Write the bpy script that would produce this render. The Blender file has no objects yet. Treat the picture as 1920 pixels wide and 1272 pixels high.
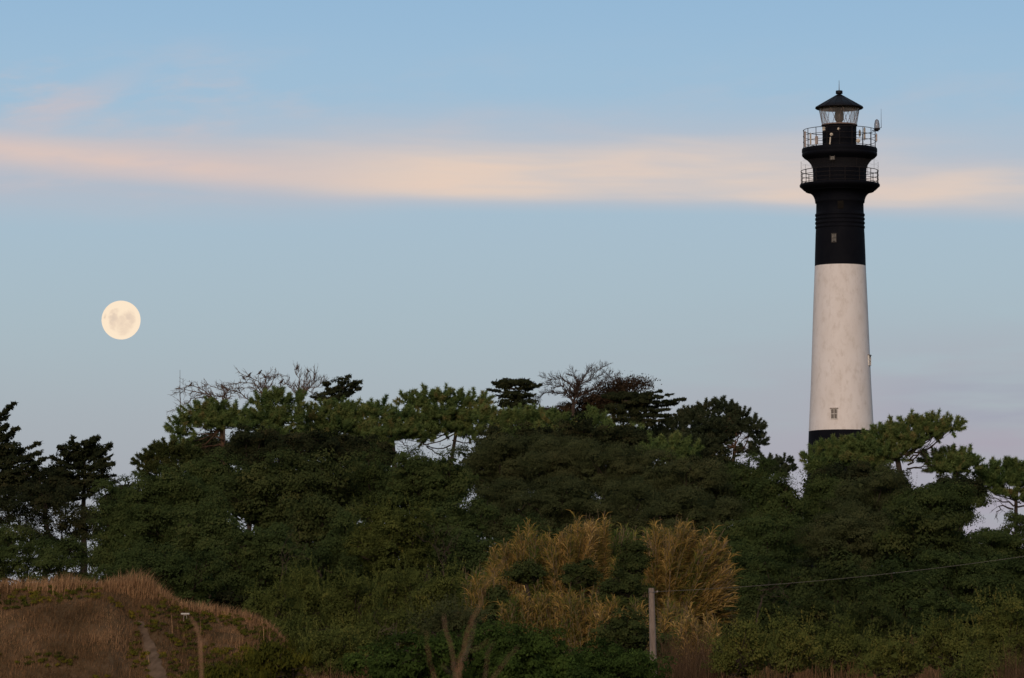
import bpy, math, random
import numpy as np
from mathutils import Vector

PI = math.pi
rng = np.random.default_rng(7)
random.seed(7)
scene = bpy.context.scene
COL = scene.collection

# ------------------------------------------------------------------ camera
F = 7990.0                       # focal length in photograph pixels (telephoto)
CAMZ = 1.6
TH = math.atan(664.0 / F)        # upward tilt
cd = bpy.data.cameras.new("camera")
cam = bpy.data.objects.new("camera", cd)
COL.objects.link(cam)
cam.location = (0, 0, CAMZ)
cam.rotation_euler = (PI / 2 + TH, 0, 0)
cd.sensor_width = 23.6
cd.lens = 23.6 * F / 1920.0
cd.clip_start = 0.5
cd.clip_end = 30000
cd.dof.use_dof = True
cd.dof.focus_distance = 300
cd.dof.aperture_fstop = 5.6
scene.camera = cam
scene.render.resolution_x = 1024
scene.render.resolution_y = 678
scene.view_settings.view_transform = 'Standard'
scene.view_settings.look = 'None'
scene.view_settings.exposure = 0.0
scene.view_settings.gamma = 1.0

# ------------------------------------------------------------------ sky
world = bpy.data.worlds.new("World")
scene.world = world
world.use_nodes = True
SUN_EL, SUN_AZ = math.radians(22.0), math.radians(190.0)   # behind the camera, a little to its left


def sky_nodes():
    nt = world.node_tree
    nt.nodes.clear()
    out = nt.nodes.new('ShaderNodeOutputWorld')
    bg = nt.nodes.new('ShaderNodeBackground')
    nt.links.new(bg.outputs[0], out.inputs[0])

    def inp(node, i, v):
        if isinstance(v, (int, float)):
            node.inputs[i].default_value = v
        elif isinstance(v, tuple):
            node.inputs[i].default_value = v
        else:
            nt.links.new(v, node.inputs[i])

    def m(op, a, b=0.0, c=0.0):
        n = nt.nodes.new('ShaderNodeMath')
        n.operation = op
        inp(n, 0, a); inp(n, 1, b); inp(n, 2, c)
        return n.outputs[0]

    def sstep(x, lo, hi):
        n = nt.nodes.new('ShaderNodeMapRange')
        n.interpolation_type = 'SMOOTHSTEP'
        inp(n, 0, x); inp(n, 1, lo); inp(n, 2, hi); inp(n, 3, 0.0); inp(n, 4, 1.0)
        return n.outputs[0]

    def noise(x, y, z, scale, detail=3.0, rough=0.5):
        v = nt.nodes.new('ShaderNodeCombineXYZ')
        inp(v, 0, x); inp(v, 1, y); inp(v, 2, z)
        n = nt.nodes.new('ShaderNodeTexNoise')
        nt.links.new(v.outputs[0], n.inputs['Vector'])
        n.inputs['Scale'].default_value = scale
        n.inputs['Detail'].default_value = detail
        n.inputs['Roughness'].default_value = rough
        return n.outputs['Fac']

    def mix(f, a, b):
        n = nt.nodes.new('ShaderNodeMix')
        n.data_type = 'RGBA'
        inp(n, 0, f)
        for i, v in ((6, a), (7, b)):
            if isinstance(v, tuple):
                n.inputs[i].default_value = v
            else:
                nt.links.new(v, n.inputs[i])
        return n.outputs[2]

    def s(r, g, b):
        return tuple((c / 255.0 / 12.92 if c / 255.0 < 0.04045 else ((c / 255.0 + 0.055) / 1.055) ** 2.4) for c in (r, g, b)) + (1.0,)

    tc = nt.nodes.new('ShaderNodeTexCoord')
    sep = nt.nodes.new('ShaderNodeSeparateXYZ')
    nt.links.new(tc.outputs['Generated'], sep.inputs[0])
    X, Y, Z = sep.outputs
    deg = 180 / PI
    el = m('MULTIPLY', m('ARCSINE', Z), deg)            # elevation in degrees
    az = m('MULTIPLY', m('ARCTAN2', X, Y), deg)         # azimuth in degrees, 0 straight ahead
    # clear-sky colour by elevation, as the antisolar twilight sky shows it
    rp = nt.nodes.new('ShaderNodeValToRGB')
    stops = SKY_STOPS
    els = [0, 90]
    cr = rp.color_ramp
    cr.interpolation = 'B_SPLINE'
    t = m('DIVIDE', m('SQRT', m('MAXIMUM', el, 0.0)), math.sqrt(90))
    nt.links.new(t, rp.inputs[0])
    while len(cr.elements) < len(stops):
        cr.elements.new(0.5)
    for e, (p, c) in zip(cr.elements, stops):
        e.position = math.sqrt(p / 90.0)
        e.color = s(*c)
    base = rp.outputs[0]
    # pink-lavender tinge low on the right
    lav = m('MULTIPLY', sstep(az, -1.0, 7.5), m('SUBTRACT', 1.0, sstep(el, 3.0, 5.6)))
    nl = noise(m('MULTIPLY', az, 0.35), m('MULTIPLY', el, 2.2), 3.0, 1.0, 3.0)
    base = mix(m('MULTIPLY', m('MULTIPLY', lav, 0.9), sstep(nl, 0.25, 0.6)), base, s(170, 163, 176))
    lav2 = m('MULTIPLY', m('MULTIPLY', sstep(az, 4.6, 6.8), m('MULTIPLY', sstep(el, 3.45, 3.7), m('SUBTRACT', 1.0, sstep(el, 4.0, 4.4)))), 0.6)
    base = mix(m('MULTIPLY', lav2, sstep(nl, 0.3, 0.6)), base, s(147, 155, 177))
    # a sheet of thin cloud catching the first light
    warp = m('MULTIPLY', m('SUBTRACT', noise(m('MULTIPLY', az, 0.20), m('MULTIPLY', el, 0.3), 1.0, 1.0, 1.5), 0.5), 0.28)
    e1 = m('ADD', el, warp)
    lt = m('SUBTRACT', -1.6, az)
    left = m('MULTIPLY', m('ADD', lt, m('SQRT', m('ADD', m('MULTIPLY', lt, lt), 2.2))), 0.5)
    lo = m('ADD', 6.38, m('MULTIPLY', left, 0.06))
    lo = m('SUBTRACT', lo, m('MULTIPLY', m('MAXIMUM', m('SUBTRACT', az, 3.0), 0.0), 0.06))
    edge = m('ADD', 0.36, m('MULTIPLY', left, 0.10))
    lowf = sstep(e1, lo, m('ADD', lo, edge))
    thick = m('SUBTRACT', 1.72, m('MULTIPLY', left, 0.10))
    hi = m('ADD', lo, thick)
    upf = m('SUBTRACT', 1.0, sstep(e1, m('ADD', lo, m('MULTIPLY', thick, 0.22)), hi))
    streak = noise(m('MULTIPLY', az, 0.22), m('MULTIPLY', e1, 2.2), 5.0, 1.0, 3.0, 0.5)
    sf = m('ADD', 0.66, m('MULTIPLY', sstep(streak, 0.3, 0.68), 0.36))
    fine = noise(m('MULTIPLY', az, 0.55), m('ADD', m('MULTIPLY', e1, 6.0), m('MULTIPLY', az, 0.35)), 8.0, 1.0, 4.0, 0.6)
    ff = m('ADD', 0.84, m('MULTIPLY', fine, 0.32))
    ctr = m('SUBTRACT', 1.0, m('MULTIPLY', sstep(m('ABSOLUTE', m('SUBTRACT', az, 0.8)), 2.5, 9.0), 0.40))
    band = m('MULTIPLY', m('MULTIPLY', m('MULTIPLY', lowf, m('POWER', upf, 0.8)), m('MULTIPLY', sf, ff)), m('MULTIPLY', ctr, 1.0))
    core = sstep(band, 0.25, 0.85)
    ccol = mix(core, s(202, 192, 194), s(230, 206, 189))
    c1 = mix(m('MINIMUM', band, 1.0), base, ccol)
    veil = m('MULTIPLY', m('MULTIPLY', sstep(el, 6.15, 6.75), m('SUBTRACT', 1.0, sstep(el, 7.1, 7.6))), m('SUBTRACT', 1.0, sstep(az, -4.2, -0.5)))
    c1 = mix(m('MULTIPLY', m('MULTIPLY', veil, m('ADD', 0.55, m('MULTIPLY', fine, 0.9))), 0.62), c1, s(184, 186, 196))
    # bright thin streak that feeds the band from the left
    lo2 = m('ADD', 7.24, m('MULTIPLY', m('ADD', az, 6.9), -0.075))
    d2 = m('ABSOLUTE', m('SUBTRACT', m('ADD', el, m('MULTIPLY', warp, 0.35)), lo2))
    st = m('MULTIPLY', m('SUBTRACT', 1.0, sstep(d2, 0.0, 0.36)), m('SUBTRACT', 1.0, sstep(az, -4.8, -1.5)))
    c1 = mix(m('MULTIPLY', m('MULTIPLY', st, ff), 0.82), c1, s(222, 198, 188))
    # faint wisps
    wx = m('ADD', m('MULTIPLY', az, 0.45), m('MULTIPLY', el, 0.5))
    wn = noise(wx, m('SUBTRACT', m('MULTIPLY', el, 1.9), m('MULTIPLY', az, 0.28)), 11.0, 1.0, 5.0, 0.6)
    wm = m('MULTIPLY', sstep(wn, 0.42, 0.78), m('MULTIPLY', sstep(el, 6.2, 7.2), m('SUBTRACT', 1.0, sstep(el, 7.9, 9.0))))
    wm = m('MULTIPLY', wm, m('ADD', 0.22, m('MULTIPLY', m('SUBTRACT', 1.0, sstep(az, -6.0, -1.5)), 0.75)))
    c1 = mix(m('MULTIPLY', wm, 1.0), c1, s(198, 191, 196))
    # feathered tuft at the upper left
    fx = m('SUBTRACT', az, -6.0)
    fy = m('SUBTRACT', el, 7.85)
    fr = m('ADD', m('MULTIPLY', fx, 0.94), m('MULTIPLY', fy, -0.3))
    fq = m('ADD', m('MULTIPLY', fx, -0.40), m('MULTIPLY', fy, 0.95))
    fd = m('SQRT', m('ADD', m('POWER', m('DIVIDE', fr, 1.0), 2.0), m('POWER', m('DIVIDE', fq, 0.28), 2.0)))
    ft = m('MULTIPLY', m('SUBTRACT', 1.0, sstep(fd, 0.0, 1.25)), m('ADD', 0.35, m('MULTIPLY', wn, 0.9)))
    c1 = mix(m('MULTIPLY', ft, 0.62), c1, s(198, 190, 196))
    # physical sky, same sun direction: carries the warm glow behind the camera
    sk = nt.nodes.new('ShaderNodeTexSky')
    sk.sky_type = 'NISHITA'
    sk.sun_disc = False
    sk.sun_elevation = SUN_EL
    sk.sun_rotation = SUN_AZ
    sk.air_density = 1.0
    sk.dust_density = 2.0
    mul = nt.nodes.new('ShaderNodeVectorMath')
    mul.operation = 'SCALE'
    nt.links.new(sk.outputs[0], mul.inputs[0])
    mul.inputs[3].default_value = 0.05
    back = m('SUBTRACT', 1.0, sstep(Y, -0.35, 0.35))
    c2 = mix(back, c1, mul.outputs[0])
    nt.links.new(c2, bg.inputs[0])
    bg.inputs[1].default_value = SKY_STRENGTH


SKY_STRENGTH = 1.0
SKY_STOPS = [(0.0, (164, 165, 172)), (2.6, (166, 169, 176)), (3.7, (169, 177, 184)), (4.7, (169, 186, 194)),
             (5.8, (168, 189, 202)), (7.0, (165, 190, 209)), (8.4, (158, 190, 215)), (9.6, (144, 181, 213)),
             (25.0, (154, 184, 212)), (90.0, (150, 178, 208))]
sky_nodes()

sl = bpy.data.lights.new("sun", 'SUN')
sun = bpy.data.objects.new("sun", sl)
COL.objects.link(sun)
sl.energy = 1.62
sl.angle = math.radians(18)
sl.color = (1.0, 0.78, 0.67)
sd = Vector((math.sin(SUN_AZ) * math.cos(SUN_EL), math.cos(SUN_AZ) * math.cos(SUN_EL), math.sin(SUN_EL)))
sun.rotation_euler = (-sd).to_track_quat('-Z', 'Y').to_euler()

# ------------------------------------------------------------------ helpers
CT, ST = math.cos(TH), math.sin(TH)


def at(px, py, Y):
    """world point on the sight line through photograph pixel (px, py) at depth Y"""
    r, u = (px - 960.0), (636.0 - py)
    d = np.array([r, F * CT - u * ST, F * ST + u * CT])
    d *= Y / d[1]
    return d + np.array([0, 0, CAMZ])


def pm(Y):
    return Y / F


class MB:
    def __init__(s):
        s.v, s.f3, s.f4, s.t3, s.t4, s.sm3, s.sm4 = [], [], [], [], [], [], []
        s.n = 0

    def add(s, v, f, t=0.5, smooth=False):
        v = np.asarray(v, float).reshape(-1, 3)
        f = np.asarray(f, int)
        if len(f) == 0:
            return
        t = np.broadcast_to(np.asarray(t, float), (len(f),)).copy()
        sm = np.full(len(f), smooth)
        if f.shape[1] == 3:
            s.f3.append(f + s.n); s.t3.append(t); s.sm3.append(sm)
        else:
            s.f4.append(f + s.n); s.t4.append(t); s.sm4.append(sm)
        s.v.append(v)
        s.n += len(v)

    def tris(s, P, t):            # P (n,3,3)
        n = len(P)
        s.add(P.reshape(-1, 3), np.arange(3 * n).reshape(-1, 3), t)

    def quads(s, P, t):           # P (n,4,3)
        n = len(P)
        s.add(P.reshape(-1, 3), np.arange(4 * n).reshape(-1, 4), t)

    def tube(s, pts, rad, k=6, t=0.5, cap=True):
        pts = np.asarray(pts, float)
        rad = np.broadcast_to(np.asarray(rad, float), (len(pts),))
        d = np.gradient(pts, axis=0)
        d /= np.linalg.norm(d, axis=1)[:, None] + 1e-9
        up = np.array([0, 0, 1.0]) if abs(d[0][2]) < 0.9 else np.array([1.0, 0, 0])
        a = np.cross(d, up); a /= np.linalg.norm(a, axis=1)[:, None] + 1e-9
        b = np.cross(d, a)
        an = np.arange(k) * 2 * PI / k
        ring = pts[:, None] + rad[:, None, None] * (np.cos(an)[None, :, None] * a[:, None] + np.sin(an)[None, :, None] * b[:, None])
        n = len(pts)
        i = np.arange(n - 1)[:, None] * k
        j = np.arange(k)[None]
        j2 = (j + 1) % k
        f = np.stack([i + j, i + j2, i + k + j2, i + k + j], -1).reshape(-1, 4)
        s.add(ring.reshape(-1, 3), f, t, True)
        if cap:
            for e, idx in ((0, 0), (n - 1, n - 1)):
                v = np.vstack([ring[idx], pts[idx][None]])
                ff = np.array([[q, (q + 1) % k, k] for q in range(k)])
                s.add(v, ff, t)

    def box(s, c, sz, rz=0.0, t=0.5, rx=0.0):
        c = np.asarray(c, float); h = np.asarray(sz, float) / 2
        P = np.array([[x, y, z] for x in (-1, 1) for y in (-1, 1) for z in (-1, 1)]) * h
        if rx:
            ca, sa = math.cos(rx), math.sin(rx)
            P = P @ np.array([[1, 0, 0], [0, ca, sa], [0, -sa, ca]])
        ca, sa = math.cos(rz), math.sin(rz)
        P = P @ np.array([[ca, sa, 0], [-sa, ca, 0], [0, 0, 1]]) + c
        s.add(P, [[0, 1, 3, 2], [4, 6, 7, 5], [0, 4, 5, 1], [2, 3, 7, 6], [0, 2, 6, 4], [1, 5, 7, 3]], t)

    def lathe(s, prof, k=64, c=(0, 0, 0), t=0.5, smooth=True, a0=0.0):
        prof = np.asarray(prof, float)
        an = a0 + np.arange(k) * 2 * PI / k
        v = np.stack([prof[:, 0:1] * np.cos(an), prof[:, 0:1] * np.sin(an), np.repeat(prof[:, 1:2], k, 1)], -1)
        n = len(prof)
        i = np.arange(n - 1)[:, None] * k
        j = np.arange(k)[None]; j2 = (j + 1) % k
        f = np.stack([i + j, i + j2, i + k + j2, i + k + j], -1).reshape(-1, 4)
        s.add(v.reshape(-1, 3) + np.asarray(c, float), f, t, smooth)

    def build(s, name, mat, parent=None, loc=None):
        me = bpy.data.meshes.new(name)
        V = np.vstack(s.v)
        if loc is not None:
            V = V - np.asarray(loc, float)
        f3 = np.vstack(s.f3) if s.f3 else np.zeros((0, 3), int)
        f4 = np.vstack(s.f4) if s.f4 else np.zeros((0, 4), int)
        t = np.concatenate(s.t3 + s.t4)
        sm = np.concatenate(s.sm3 + s.sm4)
        n3, n4 = len(f3), len(f4)
        me.vertices.add(len(V)); me.vertices.foreach_set('co', V.astype(np.float32).ravel())
        me.loops.add(n3 * 3 + n4 * 4)
        me.loops.foreach_set('vertex_index', np.concatenate([f3.ravel(), f4.ravel()]).astype(np.int32))
        me.polygons.add(n3 + n4)
        ls = np.concatenate([np.arange(n3) * 3, n3 * 3 + np.arange(n4) * 4]).astype(np.int32)
        me.polygons.foreach_set('loop_start', ls)
        me.polygons.foreach_set('use_smooth', sm)
        me.update(calc_edges=True)
        at_ = me.attributes.new('tint', 'FLOAT', 'FACE')
        at_.data.foreach_set('value', t.astype(np.float32))
        me.validate()
        me.materials.append(mat)
        o = bpy.data.objects.new(name, me)
        COL.objects.link(o)
        if parent is not None:
            o.parent = parent
            # geometry is written in the parent's local frame
        elif loc is not None:
            o.location = tuple(loc)
        return o


def tag(o, label=None, cat=None, group=None, kind=None):
    if label: o['label'] = label
    if cat: o['category'] = cat
    if group: o['group'] = group
    if kind: o['kind'] = kind
    return o


def empty(name, loc, label, cat, group=None):
    o = bpy.data.objects.new(name, None)
    o.empty_display_size = 0.3
    COL.objects.link(o)
    o.location = tuple(float(c) for c in loc)
    return tag(o, label, cat, group)


# ------------------------------------------------------------------ materials
def newmat(name):
    m = bpy.data.materials.new(name)
    m.use_nodes = True
    nt = m.node_tree
    nt.nodes.clear()
    out = nt.nodes.new('ShaderNodeOutputMaterial')
    return m, nt, out


def noise_node(nt, scale, detail=4, rough=0.55, vec=None, coord='Object'):
    n = nt.nodes.new('ShaderNodeTexNoise')
    n.inputs['Scale'].default_value = scale
    n.inputs['Detail'].default_value = detail
    n.inputs['Roughness'].default_value = rough
    if vec is None:
        tc = nt.nodes.new('ShaderNodeTexCoord')
        vec = tc.outputs[coord]
    nt.links.new(vec, n.inputs['Vector'])
    return n.outputs['Fac']


def ramp(nt, fac, stops):
    r = nt.nodes.new('ShaderNodeValToRGB')
    nt.links.new(fac, r.inputs[0])
    while len(r.color_ramp.elements) < len(stops):
        r.color_ramp.elements.new(0.5)
    for e, (p, c) in zip(r.color_ramp.elements, stops):
        e.position = p
        e.color = tuple(c) + (1,)
    return r.outputs[0]


def leaf_mat(name, cols, transl=0.25, blue=0.0):
    """leaf colours by the per-leaf tint, plus a slow drift through the crown"""
    m, nt, out = newmat(name)
    a = nt.nodes.new('ShaderNodeAttribute'); a.attribute_name = 'tint'
    nz = noise_node(nt, 0.45, 3)
    mm = nt.nodes.new('ShaderNodeMath'); mm.operation = 'MULTIPLY_ADD'
    nt.links.new(nz, mm.inputs[0]); mm.inputs[1].default_value = 0.7
    sub = nt.nodes.new('ShaderNodeMath'); sub.operation = 'SUBTRACT'
    nt.links.new(a.outputs['Fac'], sub.inputs[0]); sub.inputs[1].default_value = 0.35
    nt.links.new(sub.outputs[0], mm.inputs[2])
    cols = [(a_, b_, c_ + blue * b_) for a_, b_, c_ in cols]  # extra blue in the leaf colours stands in for haze over the distance
    k = len(cols)
    c = ramp(nt, mm.outputs[0], [(i / (k - 1), x) for i, x in enumerate(cols)])
    d = nt.nodes.new('ShaderNodeBsdfDiffuse'); nt.links.new(c, d.inputs[0])
    tr = nt.nodes.new('ShaderNodeBsdfTranslucent'); nt.links.new(c, tr.inputs[0])
    mx = nt.nodes.new('ShaderNodeMixShader'); mx.inputs[0].default_value = transl
    nt.links.new(d.outputs[0], mx.inputs[1]); nt.links.new(tr.outputs[0], mx.inputs[2])
    nt.links.new(mx.outputs[0], out.inputs[0])
    return m


def surf_mat(name, stops, scale=3.0, rough=0.8, detail=5, bump=0.0, bscale=20.0, metal=0.0, spec=0.3):
    m, nt, out = newmat(name)
    p = nt.nodes.new('ShaderNodeBsdfPrincipled')
    nz = noise_node(nt, scale, detail)
    k = len(stops)
    c = ramp(nt, nz, [(0.3 + 0.4 * i / max(1, k - 1), x) for i, x in enumerate(stops)]) if k > 1 else None
    if c is not None:
        nt.links.new(c, p.inputs['Base Color'])
    else:
        p.inputs['Base Color'].default_value = tuple(stops[0]) + (1,)
    p.inputs['Roughness'].default_value = rough
    p.inputs['Metallic'].default_value = metal
    p.inputs['Specular IOR Level'].default_value = spec
    if bump:
        b = nt.nodes.new('ShaderNodeBump')
        b.inputs['Strength'].default_value = bump
        nt.links.new(noise_node(nt, bscale, 5), b.inputs['Height'])
        nt.links.new(b.outputs[0], p.inputs['Normal'])
    nt.links.new(p.outputs[0], out.inputs[0])
    return m


M = {}
M['pine'] = leaf_mat('pine_needles', [(0.030, 0.059, 0.015), (0.075, 0.120, 0.025), (0.128, 0.171, 0.034), (0.189, 0.153, 0.041)], blue=.12)
M['pine_dark'] = leaf_mat('dark_pine_needles', [(0.016, 0.026, 0.015), (0.034, 0.048, 0.021), (0.055, 0.071, 0.029), (0.079, 0.078, 0.034)], blue=.12)
M['cypress'] = leaf_mat('cypress_scale_leaves', [(0.011, 0.014, 0.007), (0.019, 0.026, 0.010), (0.036, 0.040, 0.013), (0.055, 0.046, 0.018)], blue=.12)
M['dense'] = leaf_mat('dense_leaves', [(0.022, 0.032, 0.009), (0.039, 0.059, 0.013), (0.061, 0.081, 0.017), (0.087, 0.090, 0.021)], blue=.12)
M['dense_green'] = leaf_mat('green_leaves', [(0.020, 0.029, 0.009), (0.037, 0.052, 0.012), (0.059, 0.071, 0.016), (0.082, 0.081, 0.018)], blue=.12)
M['dense_brown'] = leaf_mat('brown_green_leaves', [(0.025, 0.034, 0.011), (0.045, 0.056, 0.017), (0.068, 0.078, 0.025), (0.091, 0.086, 0.028)], blue=.12)
M['olive'] = leaf_mat('olive_leaves', [(0.028, 0.035, 0.006), (0.059, 0.075, 0.012), (0.104, 0.118, 0.017), (0.155, 0.136, 0.020)], blue=.12)
M['bush'] = leaf_mat('bush_leaves', [(0.017, 0.029, 0.009), (0.034, 0.057, 0.015), (0.058, 0.095, 0.021), (0.090, 0.122, 0.031)])
M['rust'] = leaf_mat('rusty_twigs', [(0.022, 0.015, 0.010), (0.041, 0.029, 0.018), (0.064, 0.041, 0.024), (0.053, 0.047, 0.030)])
M['reed'] = leaf_mat('reed_leaves', [(0.065, 0.091, 0.022), (0.172, 0.132, 0.035), (0.346, 0.219, 0.067), (0.517, 0.359, 0.139)])
M['reed_green'] = leaf_mat('green_reed_leaves', [(0.058, 0.090, 0.024), (0.108, 0.135, 0.035), (0.202, 0.188, 0.050), (0.317, 0.240, 0.077)])
M['straw'] = leaf_mat('dry_grass_blades', [(0.065, 0.040, 0.021), (0.135, 0.081, 0.040), (0.256, 0.148, 0.075), (0.467, 0.286, 0.150)])
M['redgrass'] = leaf_mat('reddish_dry_grass', [(0.026, 0.016, 0.009), (0.058, 0.036, 0.020), (0.109, 0.068, 0.039), (0.166, 0.109, 0.068)])
M['weed'] = leaf_mat('weed_leaves', [(0.024, 0.032, 0.009), (0.048, 0.055, 0.011), (0.088, 0.087, 0.014), (0.152, 0.119, 0.016)])
M['stalk'] = surf_mat('reed_stalk', [(.10, .075, .045), (.22, .16, .10)], 6)
M['bark'] = surf_mat('bark', [(.022, .017, .013), (.046, .033, .024)], 4, .95, bump=.4)
M['bark_orange'] = surf_mat('orange_bark', [(.035, .022, .014), (.085, .048, .026)], 4, .95, bump=.4)
M['deadwood'] = surf_mat('dead_wood', [(.065, .045, .035), (.13, .092, .07)], 4, .95, bump=.3)
M['deadwood_dark'] = surf_mat('dark_dead_wood', [(.03, .021, .017), (.065, .043, .032)], 4, .95, bump=.3)
M['near_twig'] = surf_mat('tan_twig_bark', [(.18, .10, .055), (.32, .19, .11)], 9, .95, bump=.3)
M['white_paint'] = None
M['black_paint'] = surf_mat('black_paint', [(.0030, .0038, .0068), (.0054, .0060, .0090)], 1.2, .75, bump=.12, bscale=6, spec=.07)
M['roof_paint'] = surf_mat('black_roof_paint', [(.004, .0045, .007), (.007, .007, .009)], 2.0, .6, spec=.15)
M['rail'] = surf_mat('railing_paint', [(.010, .009, .010), (.020, .016, .016)], 5, .8, spec=.15)
M['frame_white'] = surf_mat('white_window_frame', [(.5, .48, .45), (.62, .6, .56)], 5, .6)
M['frame_dark'] = surf_mat('dark_window_frame', [(.03, .026, .024), (.05, .045, .04)], 5, .6)
M['bar'] = surf_mat('glazing_bar', [(.13, .10, .09), (.22, .17, .15)], 4, .6)
M['equip'] = surf_mat('equipment_white', [(.42, .37, .30), (.58, .52, .43)], 3, .5)
M['equip_grey'] = surf_mat('equipment_grey', [(.25, .2, .18), (.38, .32, .28)], 3, .5)
M['lens'] = surf_mat('lens_brass', [(.03, .025, .022), (.10, .08, .065)], 3.0, .35)
M['steel'] = surf_mat('dull_steel', [(.08, .08, .085), (.14, .14, .14)], 5, .5)
M['white_thing'] = surf_mat('white_slab', [(.40, .40, .39), (.50, .49, .48)], 8, .6)
M['bird'] = surf_mat('bird_feathers', [(.03, .028, .03), (.07, .062, .06)], 20, .8)


def white_paint():
    m, nt, out = newmat('tower_whitewash')
    p = nt.nodes.new('ShaderNodeBsdfPrincipled')
    tc = nt.nodes.new('ShaderNodeTexCoord')
    mp = nt.nodes.new('ShaderNodeMapping'); mp.inputs['Scale'].default_value = (1, 1, .55)
    nt.links.new(tc.outputs['Object'], mp.inputs[0])
    n1 = noise_node(nt, .55, 7, .66, mp.outputs[0])
    n2 = noise_node(nt, 2.6, 5, .65, mp.outputs[0])
    n3 = noise_node(nt, 1.2, 8, .75, mp.outputs[0])
    c1 = ramp(nt, n1, [(.30, (.645, .61, .585)), (.52, (.70, .67, .655)), (.7, (.73, .71, .705))])
    c2 = ramp(nt, n2, [(.30, (.84, .82, .80)), (.5, (.98, .98, .98)), (1, (1, 1, 1))])
    c3 = ramp(nt, n3, [(.60, (1, 1, 1)), (.68, (.87, .86, .85)), (.8, (.76, .75, .74))])
    mx = nt.nodes.new('ShaderNodeMix'); mx.data_type = 'RGBA'; mx.blend_type = 'MULTIPLY'; mx.inputs[0].default_value = 1
    nt.links.new(c1, mx.inputs[6]); nt.links.new(c2, mx.inputs[7])
    my = nt.nodes.new('ShaderNodeMix'); my.data_type = 'RGBA'; my.blend_type = 'MULTIPLY'; my.inputs[0].default_value = .8
    nt.links.new(mx.outputs[2], my.inputs[6]); nt.links.new(c3, my.inputs[7])
    nt.links.new(my.outputs[2], p.inputs['Base Color'])
    p.inputs['Roughness'].default_value = .85
    b = nt.nodes.new('ShaderNodeBump'); b.inputs['Strength'].default_value = .25
    nt.links.new(n2, b.inputs['Height']); nt.links.new(b.outputs[0], p.inputs['Normal'])
    nt.links.new(p.outputs[0], out.inputs[0])
    return m


M['white_paint'] = white_paint()


def glass_mat(name, dirt, col=(.75, .72, .68), dark=None):
    m, nt, out = newmat(name)
    tr = nt.nodes.new('ShaderNodeBsdfTransparent')
    gl = nt.nodes.new('ShaderNodeBsdfGlossy'); gl.inputs['Roughness'].default_value = .08
    df = nt.nodes.new('ShaderNodeBsdfDiffuse'); df.inputs[0].default_value = tuple(col) + (1,)
    lw = nt.nodes.new('ShaderNodeLayerWeight'); lw.inputs[0].default_value = .35
    m1 = nt.nodes.new('ShaderNodeMixShader')
    mr = nt.nodes.new('ShaderNodeMapRange')
    mr.inputs[1].default_value = 0; mr.inputs[2].default_value = 1
    mr.inputs[3].default_value = dirt; mr.inputs[4].default_value = min(1, dirt + .5)
    nt.links.new(lw.outputs['Facing'], mr.inputs[0])
    nt.links.new(mr.outputs[0], m1.inputs[0])
    nt.links.new(tr.outputs[0], m1.inputs[1]); nt.links.new(df.outputs[0], m1.inputs[2])
    m2 = nt.nodes.new('ShaderNodeMixShader')
    fr = nt.nodes.new('ShaderNodeFresnel'); fr.inputs[0].default_value = 1.45
    fm = nt.nodes.new('ShaderNodeMath'); fm.operation = 'MULTIPLY'; fm.inputs[1].default_value = .35 if dark else 1.0
    nt.links.new(fr.outputs[0], fm.inputs[0]); nt.links.new(fm.outputs[0], m2.inputs[0])
    nt.links.new(m1.outputs[0], m2.inputs[1]); nt.links.new(gl.outputs[0], m2.inputs[2])
    nt.links.new(m2.outputs[0], out.inputs[0])
    return m


M['lantern_glass'] = glass_mat('lantern_glass', .06, (.80, .78, .76), .25)
M['jar_glass'] = glass_mat('jar_glass', .35, (.30, .28, .30))
m_, nt_, out_ = newmat('wire_net')
a_ = nt_.nodes.new('ShaderNodeBsdfTransparent'); b_ = nt_.nodes.new('ShaderNodeBsdfDiffuse'); b_.inputs[0].default_value = (.30, .28, .27, 1)
x_ = nt_.nodes.new('ShaderNodeMixShader'); x_.inputs[0].default_value = .022
nt_.links.new(a_.outputs[0], x_.inputs[1]); nt_.links.new(b_.outputs[0], x_.inputs[2]); nt_.links.new(x_.outputs[0], out_.inputs[0])
M['net'] = m_
M['pane'] = surf_mat('window_pane', [(.10, .09, .085), (.16, .14, .13)], 3, .3, spec=.4)
M['pane_pale'] = surf_mat('pale_window_pane', [(.07, .07, .07), (.13, .12, .11)], 5, .25, spec=.5)


M['lintel'] = surf_mat('lintel_stone', [(.16, .13, .11), (.24, .20, .17)], 5, .8)
# ------------------------------------------------------------------ terrain
GY = [-400, 0, 60, 90, 130, 200, 260, 320, 360, 450, 700, 2000, 9000]
GZ = [0, 0, .7, 1.2, 2.4, 4.8, 7.0, 8.4, 8.2, 4, 0, -6, -6]


def gnd(x, y):
    x = np.asarray(x, float); y = np.asarray(y, float)
    z = np.interp(y, GY, GZ)
    return z + .12 * np.sin(x * .35 + y * .11) * np.clip(y / 100, 0, 1) + .1 * np.sin(x * .9 - y * .23)


def grid_mesh(xs, ys, zf, smooth=True):
    X, Y = np.meshgrid(xs, ys)
    Z = zf(X, Y)
    nx, ny = len(xs), len(ys)
    i = np.arange(ny - 1)[:, None] * nx; j = np.arange(nx - 1)[None]
    f = np.stack([i + j, i + j + 1, i + nx + j + 1, i + nx + j], -1).reshape(-1, 4)
    mb = MB(); mb.add(np.stack([X, Y, Z], -1).reshape(-1, 3), f, .5, smooth)
    return mb


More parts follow.
